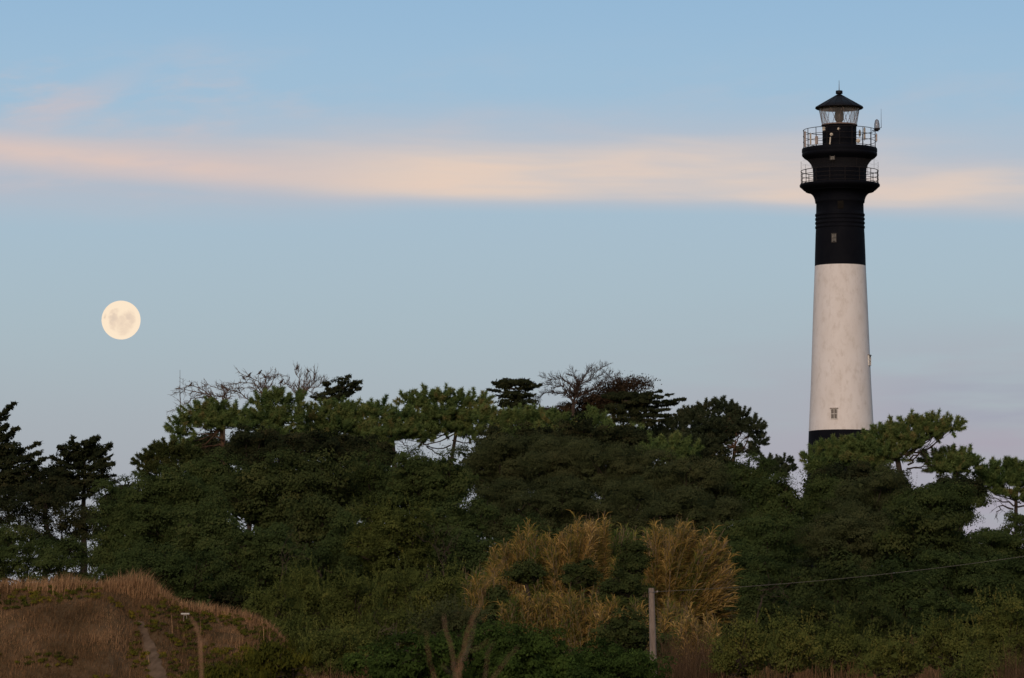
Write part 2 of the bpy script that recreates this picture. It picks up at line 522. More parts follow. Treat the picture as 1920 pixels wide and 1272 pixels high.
M['soil'] = surf_mat('scrub_soil', [(.035, .030, .014), (.06, .048, .022), (.10, .070, .038)], .6, 1.0, bump=.5, bscale=3, spec=0.0)
M['mound'] = surf_mat('mound_earth', [(.052, .036, .019), (.085, .056, .030), (.125, .082, .048)], 2.2, 1.0, bump=.6, bscale=14, spec=0.0)
M['trail'] = surf_mat('sandy_trail', [(.075, .052, .034), (.15, .105, .072)], 5, 1.0, bump=.8, bscale=14, spec=0.0)
xs = np.concatenate([-np.geomspace(9000, 60, 14), np.linspace(-50, 50, 60), np.geomspace(60, 9000, 14)])
ys = np.concatenate([[-9000, -2000, -400, -100], np.linspace(-40, 480, 120), np.geomspace(500, 9000, 14)])
g = grid_mesh(xs, ys, gnd).build('ground', M['soil'])
tag(g, 'scrubby earth rising from the viewer to the lighthouse hill', 'ground', kind='structure')

# the grassy mound on the left
MY = 84.0
CPX = np.array([-400, 0, 60, 130, 200, 245, 272, 292, 315, 345, 400, 450, 488, 512, 534, 555, 578])
CPY = np.array([1104, 1100, 1103, 1101, 1098, 1096, 1098, 1111, 1126, 1139, 1147, 1156, 1168, 1184, 1208, 1240, 1285])


def vnoise(x, y, s, seed=0):
    """cheap smooth value noise"""
    r = np.random.default_rng(seed).random((64, 64))
    x = np.asarray(x) * s; y = np.asarray(y) * s
    xi = np.floor(x).astype(int); yi = np.floor(y).astype(int)
    fx = x - xi; fy = y - yi
    fx = fx * fx * (3 - 2 * fx); fy = fy * fy * (3 - 2 * fy)
    a = r[xi % 64, yi % 64]; b = r[(xi + 1) % 64, yi % 64]; c = r[xi % 64, (yi + 1) % 64]; d = r[(xi + 1) % 64, (yi + 1) % 64]
    return (a * (1 - fx) + b * fx) * (1 - fy) + (c * (1 - fx) + d * fx) * fy


def trail_x(z_py):   # trail centre line in pixels by pixel height
    return np.interp(z_py, [1130, 1150, 1180, 1210, 1240, 1272, 1300], [263, 262, 268, 278, 288, 300, 306])


def moundz(x, y):
    px = 960 + x / pm(MY)
    crest = CAMZ + (1300 - np.interp(px, CPX, CPY)) * pm(MY)
    base = gnd(x, y) - .25
    d = (MY - y)
    s_front = np.clip(1 - (d / 6.5), 0, 1)
    s_front = np.where(d > 0, s_front * s_front * (3 - 2 * s_front) * .35 + s_front * .65, 1)
    s_back = np.clip(1 - (-d) / 11.0, 0, 1) ** .8
    h = np.where(d > 0, s_front, s_back) * (crest - base)
    # gully beside the trail
    gx = (px - (258 + d * 6)) / 30
    g = np.exp(-gx * gx) * np.clip(d / .8, 0, 1) * .34
    n = (vnoise(x, y, 1.1, 1) - .5) * .22 + (vnoise(x, y, 3.0, 2) - .5) * .10 + (vnoise(x, y, 8.0, 3) - .5) * .04
    return base + h - g + n * np.clip(d / .6, .15, 1)


mb = grid_mesh(np.linspace(-16, -2.4, 240), np.linspace(MY - 7.2, MY + 11.5, 220), moundz)
mo = mb.build('mound', M['mound'])
tag(mo, 'low earth mound with a worn grassy top, rising at the lower left', 'mound', kind='structure')

# footpath as its own strip lying on the mound
pts = []
Lx = []
ysn = np.linspace(MY - 6.3, MY - 1.2, 90)
mb = MB()
V = []
TRY = [1120, 1140, 1160, 1180, 1200, 1225, 1250, 1272, 1320]
TRX = [256, 260, 264, 269, 276, 286, 293, 301, 312]


def trail_at(y):
    px = 270.0
    for _ in range(6):
        x = (px - 960) * pm(y)
        z = float(moundz(np.array(x), np.array(y)))
        py = 1300 - (z - CAMZ) / pm(y)
        px = float(np.interp(py, TRY, TRX))
    return x, py


TR = np.array([trail_at(y) for y in ysn])
for (cx, py), y in zip(TR, ysn):
    wd = (np.interp(py, [1140, 1170, 1210, 1272], [2.0, 5.0, 10.0, 16.0]) + 1.5 * math.sin(y * 9) + 1.0 * math.sin(y * 23 + 1)) * pm(y)
    for k in range(7):
        x = cx + (k / 6 - .5) * 2 * wd
        V.append((x, y, float(moundz(np.array(x), np.array(y))) + .012))
nx = 7; ny = len(ysn)
i = np.arange(ny - 1)[:, None] * nx; j = np.arange(nx - 1)[None]
mb.add(V, np.stack([i + j, i + j + 1, i + nx + j + 1, i + nx + j], -1).reshape(-1, 4), .5, True)
tag(mb.build('footpath', M['trail']), 'narrow bare footpath running down the face of the mound', 'path', kind='structure')


# ------------------------------------------------------------------ foliage generators
def unit(v):
    return v / (np.linalg.norm(v, axis=-1, keepdims=True) + 1e-9)


def rdir(n):
    return unit(rng.normal(size=(n, 3)))


def add_leaves(mb, P, axis, L, W, tint, nrm=None):
    """tapering leaf triangles with base at P pointing along axis; nrm is the way the blade faces"""
    n = len(P)
    if nrm is not None:      # lay the blade across the way it faces
        nrm = unit(nrm + rdir(n) * .3)
        axis = unit(axis - nrm * (axis * nrm).sum(1, keepdims=True) * .85)
    side = unit(np.cross(axis, rdir(n) if nrm is None else nrm))
    L = np.broadcast_to(L, (n,))[:, None]; W = np.broadcast_to(W, (n,))[:, None]
    mb.tris(np.stack([P - side * W, P + side * W, P + axis * L], 1), tint)


def add_rhomb(mb, P, axis, L, W, tint, nrm=None):
    n = len(P)
    if nrm is not None:      # lay the blade across the way it faces
        nrm = unit(nrm + rdir(n) * .3)
        axis = unit(axis - nrm * (axis * nrm).sum(1, keepdims=True) * .85)
    side = unit(np.cross(axis, rdir(n) if nrm is None else nrm))
    L = np.broadcast_to(L, (n,))[:, None]; W = np.broadcast_to(W, (n,))[:, None]
    mb.quads(np.stack([P - axis * L * .5, P + side * W, P + axis * L * .5, P - side * W], 1), tint)


def clump_foliage(mb, C, R, nl, leaf, up=.3, flat=.85, tint=None, width=.45, thick=.55, rhomb=False, face=None):
    """leaf clumps: centres C (n,3), radii R (n,), nl leaves each"""
    n = len(C)
    if tint is None:
        tint = .5 + rng.normal(size=n) * .16
    k = np.repeat(np.arange(n), nl)
    d = rdir(len(k))
    d[:, 2] = np.where(d[:, 2] < -.3, -d[:, 2] * .6, d[:, 2])
    rr = (1 - thick * rng.random(len(k)) ** 1.6)
    off = d * (R[k] * rr)[:, None]
    off[:, 2] *= flat
    P = C[k] + off
    ax = unit(d * .25 + np.array([0, 0, up]) + rdir(len(k)) * .9)
    L = leaf * (.6 + .8 * rng.random(len(k)))
    t = tint[k] + rng.normal(size=len(k)) * .10
    (add_rhomb if rhomb else add_leaves)(mb, P, ax, L, L * width, t, d if face is None else unit(d * .75 + face[k] * .75 + np.array([0, 0, .15])))


def lobes_world(lobes, Y, depth=None):
    out = []
    for l in lobes:
        px, py, rx, ry = l[:4]
        dy = l[4] if len(l) > 4 else 0.0
        p = at(px, py, Y + dy)
        s = pm(Y + dy)
        rxw, rzw = rx * s, ry * s
        ryw = depth if depth else max(rxw, rzw) * .9
        out.append((p, np.array([rxw, ryw, rzw])))
    return out


def auto_lobes(px, py, rx, ry, n, size=.36, Y=200, spread=.66, top=.0):
    """fill an elliptical envelope with smaller lobes"""
    out = []
    a_0 = rng.random() * 6
    for k in range(n):
        a = a_0 + k * 2.399963 + rng.random() * .7
        r = math.sqrt((k + .5) / n) * spread + rng.normal() * .05
        sx = size * (.75 + .5 * rng.random())
        out.append((px + math.cos(a) * r * rx * 1.25, py + math.sin(a) * r * ry * 1.2, rx * sx, max(ry * sx, rx * sx * .55),
                    (rng.random() - .95) * rx * pm(Y) * .8))
    return out


def broad_crown(lobes, Y, core=(), clump=.62, leaf=.08, dens=.95, nl=190, fill=.9, up=.3, flat=.85, width=.45, rhomb=False, depth=None, jitter=.07, shoots=0, hue=0.0, back=.35):
    mb = MB()
    for (c, r) in lobes_world(core, Y, depth):
        ar = 4 * PI * (r[0] * r[2] * .6 + r[0] * r[1] * .4)
        nf = int(ar / (leaf * leaf) * .8)
        d = rdir(nf)
        d[:, 1] = np.where(d[:, 1] > .4, -d[:, 1], d[:, 1])
        P = c + d * r * (.72 + .26 * rng.random(nf))[:, None]
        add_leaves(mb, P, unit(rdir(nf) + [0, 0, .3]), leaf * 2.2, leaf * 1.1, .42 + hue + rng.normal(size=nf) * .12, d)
    for (c, r) in lobes_world(lobes, Y, depth):
        area = 4 * PI * ((r[0] * r[1]) ** 1.6 / 3 + (r[0] * r[2]) ** 1.6 / 3 + (r[1] * r[2]) ** 1.6 / 3) ** (1 / 1.6)
        n = max(5, int(area / (clump * clump) * .56 * dens))
        d = rdir(n)
        keep = (d[:, 1] < .35) | (rng.random(n) < back)
        d = d[keep]
        n = len(d)
        k = (.80 + jitter * rng.normal(size=n))
        C = c + d * r * k[:, None]
        R = clump * (.55 + .6 * rng.random(n))
        lt = rng.normal() * .07 + hue
        clump_foliage(mb, C, R, nl, leaf, up, flat, .5 + lt + rng.normal(size=n) * .11, width, rhomb=rhomb, face=d)
        if shoots:
            ns = int(area * shoots)
            d2 = rdir(ns); d2[:, 2] = np.abs(d2[:, 2]) * .9 + .1; d2[:, 1] -= .3; d2 = unit(d2)
            S0 = c + d2 * r * .9
            sd = unit(d2 * .5 + np.array([0, 0, 1.1]) + rdir(ns) * .3)
            sL = clump * (1.0 + 1.1 * rng.random(ns))
            kk = np.repeat(np.arange(ns), 26); tq = rng.random(len(kk))
            add_leaves(mb, S0[kk] + sd[kk] * (sL[kk] * tq)[:, None], unit(sd[kk] + rdir(len(kk)) * .8), leaf * (.8 + .5 * rng.random(len(kk))) * (1.2 - .5 * tq), leaf * width * .7,
                       .55 + lt + (rng.normal(size=ns) * .14)[kk] + .12 * tq, rdir(len(kk)) + [0, -.5, .3])
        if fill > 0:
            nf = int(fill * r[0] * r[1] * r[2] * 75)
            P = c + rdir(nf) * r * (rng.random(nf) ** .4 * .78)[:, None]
            add_leaves(mb, P, unit(rdir(nf) + [0, 0, .2]), .22, .13, .30 + rng.normal(size=nf) * .1)  # filler leaves inside the lobe tinted darker: inner shade put into the colour
    return mb


def tree_skeleton(base, lobes, Y, r0, bark_k=7, depth=None, lean=None, hub=None, wob=.25):
    """tapered trunk with one limb into every lobe"""
    mb = MB()
    W = lobes_world(lobes, Y, depth)
    cen = np.mean([w[0] for w in W], 0)
    low = min(w[0][2] - w[1][2] * .4 for w in W)
    if hub is None:
        hub = np.array([cen[0] * .5 + base[0] * .5, cen[1] * .5 + base[1] * .5, max(base[2] + .5, (low * .65 + cen[2] * .35))])
    n = 7
    P = np.array([base * (1 - t) + hub * t for t in np.linspace(0, 1, n)])
    P[1:-1] += rng.normal(size=(n - 2, 3)) * wob * np.array([.5, .5, .1])
    mb.tube(P, np.linspace(r0 * 1.25, r0 * .75, n), bark_k)
    for c, r in W:
        m = 6
        tip = c + np.array([0, 0, r[2] * .2])
        Q = []
        for t in np.linspace(0, 1, m):
            q = hub * (1 - t) + tip * t
            q[2] += -.22 * np.linalg.norm(tip - hub) * math.sin(PI * t) * .6
            Q.append(q)
        Q = np.array(Q); Q[1:-1] += rng.normal(size=(m - 2, 3)) * .12
        rb = r0 * .34
        mb.tube(Q, np.linspace(rb, rb * .3, m), 5)
        for s_ in range(4):
            e = c + rdir(1)[0] * r * .8
            st = Q[rng.integers(2, m)]
            mid = (st + e) / 2 + rng.normal(size=3) * .12
            mb.tube([st, mid, e], [rb * .3, rb * .2, rb * .07], 4, cap=False)
    return mb


def finish_tree(name, base, crown, trunk, mat, bark, label, cat='tree', group=None, crown_name='crown'):
    root = empty(name, base, label, cat, group)
    crown.build(crown_name, mat, root, loc=base)
    if trunk is not None:
        trunk.build('trunk', bark, root, loc=base)
    return root


def base_at(px, Y, dx=0):
    x = (px - 960) * pm(Y) + dx
    return np.array([x, Y, float(gnd(x, Y)) - .1])


def broad_tree(label, Y, env=None, lobes=None, n=9, mat='dense', name='leafy_tree', size=.36, r0=.16, basepx=None, group=None, cat='tree', fullness=1.0, core=True, **kw):
    if lobes is None:
        px_, py_, rx_, ry_ = env
        lobes = auto_lobes(px_, py_ + ry_ * (fullness - 1), rx_ * fullness, ry_ * fullness, n=n + 2, size=size, Y=Y)
        if core:
            kw['core'] = [(px_, py_ + ry_ * (fullness - .9), rx_ * fullness * .86, ry_ * fullness * .86, rx_ * pm(Y) * .45)]
    bx = basepx if basepx is not None else np.mean([l[0] for l in lobes])
    b = base_at(bx, Y)
    cr = broad_crown(lobes, Y, **kw)
    tk = tree_skeleton(b, lobes, Y, r0)
    return finish_tree(name, b, cr, tk, M[mat], M['bark'], label, cat, group)


def pine_crown(lobes, Y, tuft=.54, dens=1.0, needles=185, hue=0.0, depth=None, fill=1.0, jitter=.12, upb=.5, wid=.027):
    mb = MB()
    for (c, r) in lobes_world(lobes, Y, depth):
        area = 4 * PI * ((r[0] * r[1]) ** 1.6 / 3 + (r[0] * r[2]) ** 1.6 / 3 + (r[1] * r[2]) ** 1.6 / 3) ** (1 / 1.6)
        n = max(8, int(area / (tuft * tuft) * 1.5 * dens))
        d = rdir(n)
        keep = ((d[:, 1] < .35) | (rng.random(n) < .4)) & ((d[:, 2] > -.45) | (rng.random(n) < .4))
        d = d[keep]; n = len(d)
        k = .74 + jitter * rng.normal(size=n)
        C = c + d * r * (k[:, None] * .96)
        sh = unit(d * np.array([1, 1, .8]) + np.array([0, 0, upb]) + rdir(n) * .25)      # shoot direction
        sl_ = tuft * (.7 + .6 * rng.random(n))
        tint = .48 + hue + rng.normal() * .05 + rng.normal(size=n) * .13
        m = needles
        kk = np.repeat(np.arange(n), m)
        t = rng.random(len(kk))
        P = C[kk] + sh[kk] * (sl_[kk] * t)[:, None]
        ax = unit(sh[kk] * (.35 + .5 * t)[:, None] + rdir(len(kk)) * .8)
        L = tuft * (.36 + .22 * rng.random(len(kk)))
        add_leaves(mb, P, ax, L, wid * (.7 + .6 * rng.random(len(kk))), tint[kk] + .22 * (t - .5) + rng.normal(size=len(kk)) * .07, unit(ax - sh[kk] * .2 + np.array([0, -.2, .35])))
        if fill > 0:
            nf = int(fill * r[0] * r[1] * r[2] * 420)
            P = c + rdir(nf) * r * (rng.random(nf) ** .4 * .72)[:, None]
            add_leaves(mb, P, unit(rdir(nf) + [0, 0, .3]), .34, .06, .2 + rng.normal(size=nf) * .08)  # inner needles: crown shade painted in by a darker tint
    return mb


def pine(label, Y, lobes, mat='pine', name='pine_tree', r0=.22, limbs=(), limbr=.07, basepx=None, bark='bark', hub=None, group='pines on the skyline', **kw):
    bx = basepx if basepx is not None else np.mean([l[0] for l in lobes])
    b = base_at(bx, Y)
    cr = pine_crown(lobes, Y, **kw)
    tk = tree_skeleton(b, lobes, Y, r0, hub=hub)
    for L in limbs:
        P = np.array([at(x, y, Y - .3 + rng.normal() * .3) for x, y in L])
        s_ = np.linspace(0, len(P) - 1, 8)
        Q = np.stack([np.interp(s_, np.arange(len(P)), P[:, c]) for c in range(3)], 1)
        Q[1:-1] += rng.normal(size=(6, 3)) * .07
        tk.tube(Q, np.linspace(limbr, limbr * .35, 8), 5, cap=False)
        for i in range(2, 8):
            twigs(tk, Q[i], unit((Q[i] - Q[i - 1])[None] + rdir(1) * .3)[0], .6, limbr * .28, 1, .6, .1, 3)
    return finish_tree(name, b, cr, tk, M[mat], M[bark], label, 'tree', group)


def sprays_into(mb, tk, sprays, Y, leaf=.14, dens=1.0, branch=.05):
    """cypress boughs: tapering flat masses along a line p0 -> p1, pixel coords with base radius in pixels"""
    for (x0, y0, x1, y1, r) in sprays:
        dy0, dy1 = rng.normal() * .5, rng.normal() * 1.0
        a = at(x0, y0, Y + dy0); b = at(x1, y1, Y + dy1)
        Ln = np.linalg.norm(b - a)
        R = r * pm(Y)
        n = max(8, int(Ln / .28 * dens * 2.6))
        t = rng.random(n) ** .9
        rad = R * (1 - t) ** .55 * (.75 + .25 * np.sin(t * 17 + rng.random() * 6)) + .05
        C = a + (b - a) * t[:, None]
        C[:, 2] += .10 * Ln * np.sin(PI * t) * -.5
        o = rdir(n) * (rad * .75)[:, None] * np.array([1.1, 1.5, .55])
        C += o
        clump_foliage(mb, C, rad * .55 + .12, int(46 * dens), leaf, .15, .5, .45 + rng.normal(size=n) * .12, .38)
        # pointed tip pieces
        d = unit((b - a)[None])[0]
        m = 26
        P = b - d * rng.random(m)[:, None] * .5 + rdir(m) * .07
        add_leaves(mb, P, unit(d + rdir(m) * .35), leaf * 1.6, leaf * .3, .5 + rng.normal(size=m) * .1)
        tk.tube([a, (a + b) / 2 - [0, 0, .05 * Ln], b], [branch * 1.6, branch, branch * .25], 4, cap=False)


def cypress(label, Y, sprays, lobes=(), basepx=0, top=None, mat='cypress', name='cypress_tree', dens=1.0, r0=.2, group='cypresses on the skyline', lobe_kw=None, leaf=.14):
    b = base_at(basepx, Y)
    mb = broad_crown(lobes, Y, **(lobe_kw or dict(clump=.42, leaf=leaf, nl=48, flat=.6, width=.38))) if lobes else MB()
    tk = MB()
    tp = at(top[0], top[1], Y)
    tk.tube(np.array([b * (1 - t) + tp * t + rng.normal(size=3) * .08 * (0 < t < 1) for t in np.linspace(0, 1, 7)]), np.linspace(r0 * 1.3, r0 * .3, 7), 7)
    sprays_into(mb, tk, sprays, Y, leaf, dens)
    return finish_tree(name, b, mb, tk, M[mat], M['bark'], label, 'tree', group)


def twigs(mb, p, d, L, r, depth, spread=.6, up=.15, kids=3, wob=.18, flatten=(1, 1, 1), k=5, shrink=.66):
    n = 5
    pts = [p]
    dd = np.array(d, float)
    for i in range(n - 1):
        dd = unit((dd + rng.normal(size=3) * wob + np.array([0, 0, up * .3]))[None])[0]
        pts.append(pts[-1] + dd * L / (n - 1))
    pts = np.array(pts)
    mb.tube(pts, np.linspace(r, r * .55, n), max(3, k), .5 + rng.normal() * .1, cap=False)
    if depth <= 0:
        return
    for c in range(kids):
        t = .35 + .65 * (c + rng.random() * .6) / kids
        i = min(n - 1, int(t * (n - 1)))
        q = pts[i]
        nd = unit((dd + rdir(1)[0] * spread * np.array(flatten) * 1.5 + np.array([0, 0, up]))[None])[0]
        twigs(mb, q, nd, L * shrink * (.7 + .5 * rng.random()), r * .55, depth - 1, spread, up, kids, wob, flatten, k - 1, shrink)


def bare_tree(label, Y, limbs, basepx, hubpx, mat='deadwood', depth=3, kids=3, name='bare_tree', group='leafless trees on the skyline', r0=.14, twigL=1.1, rt=.035, leafy=None, spread=.6, up=.15, cat='tree', tw=3):
    """limbs: polylines in pixels; twigs grow along them"""
    b = base_at(basepx, Y)
    root = empty(name, b, label, cat, group)
    tk = MB(); br = MB()
    hub = at(hubpx[0], hubpx[1], Y)
    tk.tube(np.array([b * (1 - t) + hub * t + rng.normal(size=3) * .08 * (0 < t < 1) for t in np.linspace(0, 1, 7)]), np.linspace(r0 * 1.4, r0, 7), 7)
    lf = MB()
    for L in limbs:
        dy = rng.normal() * .6
        P = np.array([hub] + [at(x, y, Y + dy * (i + 1) / len(L)) for i, (x, y) in enumerate(L)])
        # resample
        m = 10
        s = np.linspace(0, len(P) - 1, m)
        Q = np.stack([np.interp(s, np.arange(len(P)), P[:, c]) for c in range(3)], 1)
        Q[1:-1] += rng.normal(size=(m - 2, 3)) * .06
        rr = np.linspace(r0 * .6, rt * .5, m)
        br.tube(Q, rr * .7, 5, cap=False)
        for i in range(2, m):
            dirn = unit((Q[i] - Q[i - 1])[None])[0]
            for q in range(tw):
                nd = unit((dirn + rdir(1)[0] * .9 + np.array([0, 0, up]))[None])[0]
                twigs(br, Q[i] + (Q[i] - Q[i - 1]) * (rng.random() - .5), nd, twigL * (.6 + .6 * rng.random()), max(rt * .55, rr[i] * .5), depth - 1, spread, up, kids)
        if leafy:
            n = leafy
            k = rng.integers(3, m, n)
            P2 = Q[k] + rng.normal(size=(n, 3)) * [.45, .45, .3]
            add_leaves(lf, P2, rdir(n), .14, .05, .5 + rng.normal(size=n) * .15)
    tk.build('trunk', M[mat], root, loc=b)
    br.build('branches', M[mat], root, loc=b)
    if leafy:
        lf.build('foliage', M['rust'], root, loc=b)
    return root


# ------------------------------------------------------------------ lighthouse
LY = 320.0
S = pm(LY)
AX = (1578.5 - 960) * S
LB = float(gnd(AX, LY))


def zp(py):
    return at(1578.5, py, LY)[2] - LB


lh = empty('lighthouse', (AX, LY, LB), 'tall round lighthouse banded black, white and black, with two railed galleries and a glazed lantern', 'lighthouse')


def prof(rows):
    return [(r * S, zp(py)) for r, py in rows]


# tower wall bands, bottom to top
mb = MB(); mb.lathe(prof([(74, 1130), (70, 1040), (66, 930), (63, 860), (61.2, 809)]), 96); mb.build('lower_black_band', M['black_paint'], lh)
mb = MB(); mb.lathe(prof([(61.2, 809), (61.0, 806), (56.6, 720), (53.6, 640), (51.0, 570), (48.9, 520), (48.0, 499.5)]), 96); mb.build('white_band', M['white_paint'], lh)
P = [(48.0, 499.5), (47.6, 480), (46.2, 440), (45.6, 430)]
for y in (427, 419, 411.5, 404):
    P += [(45.5, y + 2.6), (46.7, y + 1.8), (46.9, y), (46.7, y - 1.8), (45.4, y - 2.4)]
P += [(44.9, 399), (44.6, 382), (46.4, 381), (46.8, 378)]
mb = MB(); mb.lathe(prof(P), 96); mb.build('upper_black_band', M['black_paint'], lh)
mb = MB()
mb.lathe(prof([(46.8, 378), (47.3, 374.5), (49.2, 369.5), (52, 365.5), (56, 362.2), (60, 360.6), (64.5, 359.8), (65, 357.5), (68, 357), (73, 352.2), (75.5, 350.2), (75.7, 347.6), (74.8, 346.2), (50, 346.0)]), 96)
mb.build('lower_gallery_deck', M['black_paint'], lh)
mb = MB()
mb.lathe(prof([(50.2, 346.5), (50.2, 325), (51, 316), (53.2, 310), (57, 304.5), (61.5, 300), (66.5, 297), (69, 294.5), (70.8, 292.4), (71, 289.5), (70.4, 288.5), (70.6, 287), (71.1, 286), (71.1, 281), (70.5, 279.4), (32, 279.2)]), 96)
mb.build('watch_room', M['black_paint'], lh)
mb = MB()
mb.lathe(prof([(32.6, 279.6), (32.6, 276), (32.0, 275.2), (32.0, 263), (32.7, 262.2), (32.0, 261.4), (32.0, 250), (32.6, 249.2), (32.0, 248.4), (32.4, 237.5), (33.6, 236.8), (33.6, 235), (30, 234.8)]), 64)
for i in range(-3, 4):
    a = -PI / 2 + i * .42
    r = 32.15 * S
    mb.box((r * math.cos(a), r * math.sin(a), (zp(275) + zp(238)) / 2), (.05, .03, zp(238) - zp(275)), a + PI / 2)
mb.build('lantern_drum', M['black_paint'], lh)
# roof
mb = MB()
mb.lathe(prof([(38.5, 203.5), (44.0, 204.4), (45.6, 203.2), (45.4, 202.2), (30, 193.2), (14, 183.6), (4.5, 178.6), (3.2, 178)]), 48)
for i in range(16):
    a = i * PI / 8 + .1
    p0 = np.array([45.2 * S * math.cos(a), 45.2 * S * math.sin(a), zp(202)]); p1 = np.array([4 * S * math.cos(a), 4 * S * math.sin(a), zp(178)])
    mb.tube([p0, p1], [.03, .02], 4)
rf = mb.build('roof', M['roof_paint'], lh)
mb = MB(); mb.lathe(prof([(3.2, 179), (3.4, 176.6), (6.2, 176.4), (6.6, 175.6), (6.5, 171.2), (6.0, 170.4), (0.1, 169.8)]), 24); mb.build('ventilator', M['roof_paint'], rf)
mb = MB(); mb.tube([(0, 0, zp(170)), (0, 0, zp(151))], [.035, .015], 6); mb.build('lightning_rod', M['steel'], rf)
# lantern glazing: leaning glazing bars, wider at the top
mb = MB(); gb = MB()
NB = 10
zt, zb = zp(203.4), zp(235.2)
rt_, rb_ = 38.6 * S, 32.8 * S
for i in range(NB):
    a = 2 * PI * i / NB + .09
    h = PI / NB
    lo_ = np.array([rb_ * math.cos(a), rb_ * math.sin(a), zb])
    for q in (-1, 1):
        up_ = np.array([rt_ * math.cos(a + q * h), rt_ * math.sin(a + q * h), zt])
        mb.tube([lo_, up_], .018, 4)
ring = lambda r, z, rad, k=5: mb.tube([(r * math.cos(t), r * math.sin(t), z) for t in np.linspace(0, 2 * PI, 65)], rad, k, cap=False)
ring(rb_, zb, .06); ring(rt_, zt, .06)
mb.build('glazing_bars', M['bar'], lh)
an = np.arange(32) * 2 * PI / 32 + .09
gb.lathe([((rb_ - .03), zb + .02), ((rt_ - .03), zt - .02)], 32, smooth=False, a0=.09)
gb.build('lantern_glass', M['lantern_glass'], lh)
mb = MB(); mb.lathe([(.01, zt + .03), (rt_ - .08, zt + .03)], 32); mb.build('lantern_ceiling', M['black_paint'], lh)
mb = MB(); mb.lathe([(5.5 * S, zb), (6 * S, zb + .3), (7.6 * S, zb + .36), (8.4 * S, (zb + zt) / 2 - .1), (8.4 * S, (zb + zt) / 2 + .1), (7.4 * S, zt - .25), (5 * S, zt - .15), (5 * S, zt)], 24)
for q in range(9):
    z = zb + .4 + q * (zt - zb - .75) / 8
    mb.lathe([(8.6 * S, z - .02), (8.9 * S, z), (8.6 * S, z + .02)], 24)
mb.build('lens', M['lens'], lh)
mb = MB(); mb.lathe([(.01, zb - .02), (rb_, zb - .02)], 32); mb.build('lantern_floor', M['black_paint'], lh)


def railing(name, r, z0, z1, levels, nposts, a0=0.0, pr=.028, rr=.022):
    mb = MB()
    for i in range(nposts):
        a = a0 + 2 * PI * i / nposts
        x, y = r * math.cos(a), r * math.sin(a)
        mb.tube([(x, y, z0 - .02), (x, y, z1)], pr, 5)
    T = np.linspace(0, 2 * PI, 97)
    for f in levels:
        z = z0 + (z1 - z0) * f
        mb.tube([(r * math.cos(t), r * math.sin(t), z) for t in T], rr if f < 1 else rr * 1.3, 5, cap=False)
    return mb.build(name, M['rail'], lh)


railing('lower_gallery_railing', 73 * S, zp(346.2), zp(321.5), (.08, .36, .68, 1.0), 16, .06)
railing('upper_gallery_railing', 68.3 * S, zp(279.3), zp(245), (.06, .37, .68, 1.0), 18, .1, rr=.02)
mb = MB()
for i in range(10):
    a = .06 + 2 * PI * i / 10
    r = 73.2 * S
    mb.tube([(r * math.cos(a), r * math.sin(a), zp(322)), (r * math.cos(a), r * math.sin(a), zp(304))], .010, 4)
for py in (304.5, 313):
    mb.tube([(73.2 * S * math.cos(t), 73.2 * S * math.sin(t), zp(py)) for t in np.linspace(0, 2 * PI, 65)], .004, 3, cap=False)
fr_ = mb.build('net_frame', M['rail'], lh)
mb = MB(); mb.lathe([(73.1 * S, zp(321)), (73.1 * S, zp(304.6))], 64); mb.build('safety_net', M['net'], lh)
# corbels under the lower gallery
for i in range(12):
    a = 2 * PI * i / 12 + .13
    mb = MB()
    for (r, z, w, h) in ((57, zp(357.6), 14, .10),):
        mb.box((r * S * math.cos(a), r * S * math.sin(a), z), (w * S, .16, h), a)
    mb.build('bracket', M['black_paint'], lh)


def tower_window(az, pyt, pyb, wpx, rpx, frame, pane, cross=True, lintel=True, depth=.06):
    """window set on the wall; az measured from the viewer's side, positive to the right"""
    a = -PI / 2 + math.radians(az)
    z0, z1 = zp(pyb), zp(pyt)
    w = wpx * S
    h = z1 - z0
    r = rpx * S
    o = np.array([math.cos(a), math.sin(a)])
    c = np.array([o[0] * r, o[1] * r, (z0 + z1) / 2])
    rz = a + PI / 2
    t = np.array([-o[1], o[0]])
    fm = MB()
    def bar(dx, dz, sx, sz, dep=.12, out=.03):
        fm.box((c[0] + t[0] * dx + o[0] * out, c[1] + t[1] * dx + o[1] * out, c[2] + dz), (sx, dep, sz), rz)
    e = .04
    bar(-w / 2, 0, e, h + e); bar(w / 2, 0, e, h + e)
    bar(0, -h / 2, w - e, e * .98); bar(0, h / 2, w - e, e * .98)
    if cross:
        bar(0, 0, .036, h - e, .10, .02)
        bar(-w / 4, h * .0, w / 2 - e, .036, .09, .02); bar(w / 4, h * .0, w / 2 - e, .036, .09, .02)
    win = fm.build('window', frame, lh)
    pn = MB(); pn.box((c[0] + o[0] * .0, c[1] + o[1] * .0, c[2]), (w - .02, .06, h - .02), rz)
    pn.build('pane', pane, win)
    if lintel:
        l = MB(); l.box((c[0] + o[0] * .05, c[1] + o[1] * .05, z1 + .06), (w + .14, .16, .045), rz)
        l.build('lintel', M['lintel'], win)
    return win


tower_window(-17, 771, 789, 12, 59.6, M['frame_white'], M['pane'])
tower_window(71, 669, 687, 14, 54.4, M['frame_white'], M['pane'])
tower_window(-18.5, 443, 459, 9, 46.0, M['frame_dark'], M['pane_pale'], lintel=False)
tower_window(-17, 297.5, 307, 8.5, 60.2, M['frame_dark'], M['pane_pale'], cross=False, lintel=False)
M['hatch'] = surf_mat('rusty_hatch', [(.009, .008, .007), (.014, .012, .009)], 3, .9, spec=.05)
mb = MB(); a = -PI / 2 - .05
mb.box((44.6 * S * math.cos(a), 44.6 * S * math.sin(a), zp(389)), (11 * S, .10, 15 * S), a + PI / 2)
mb.build('hatch', M['hatch'], lh)

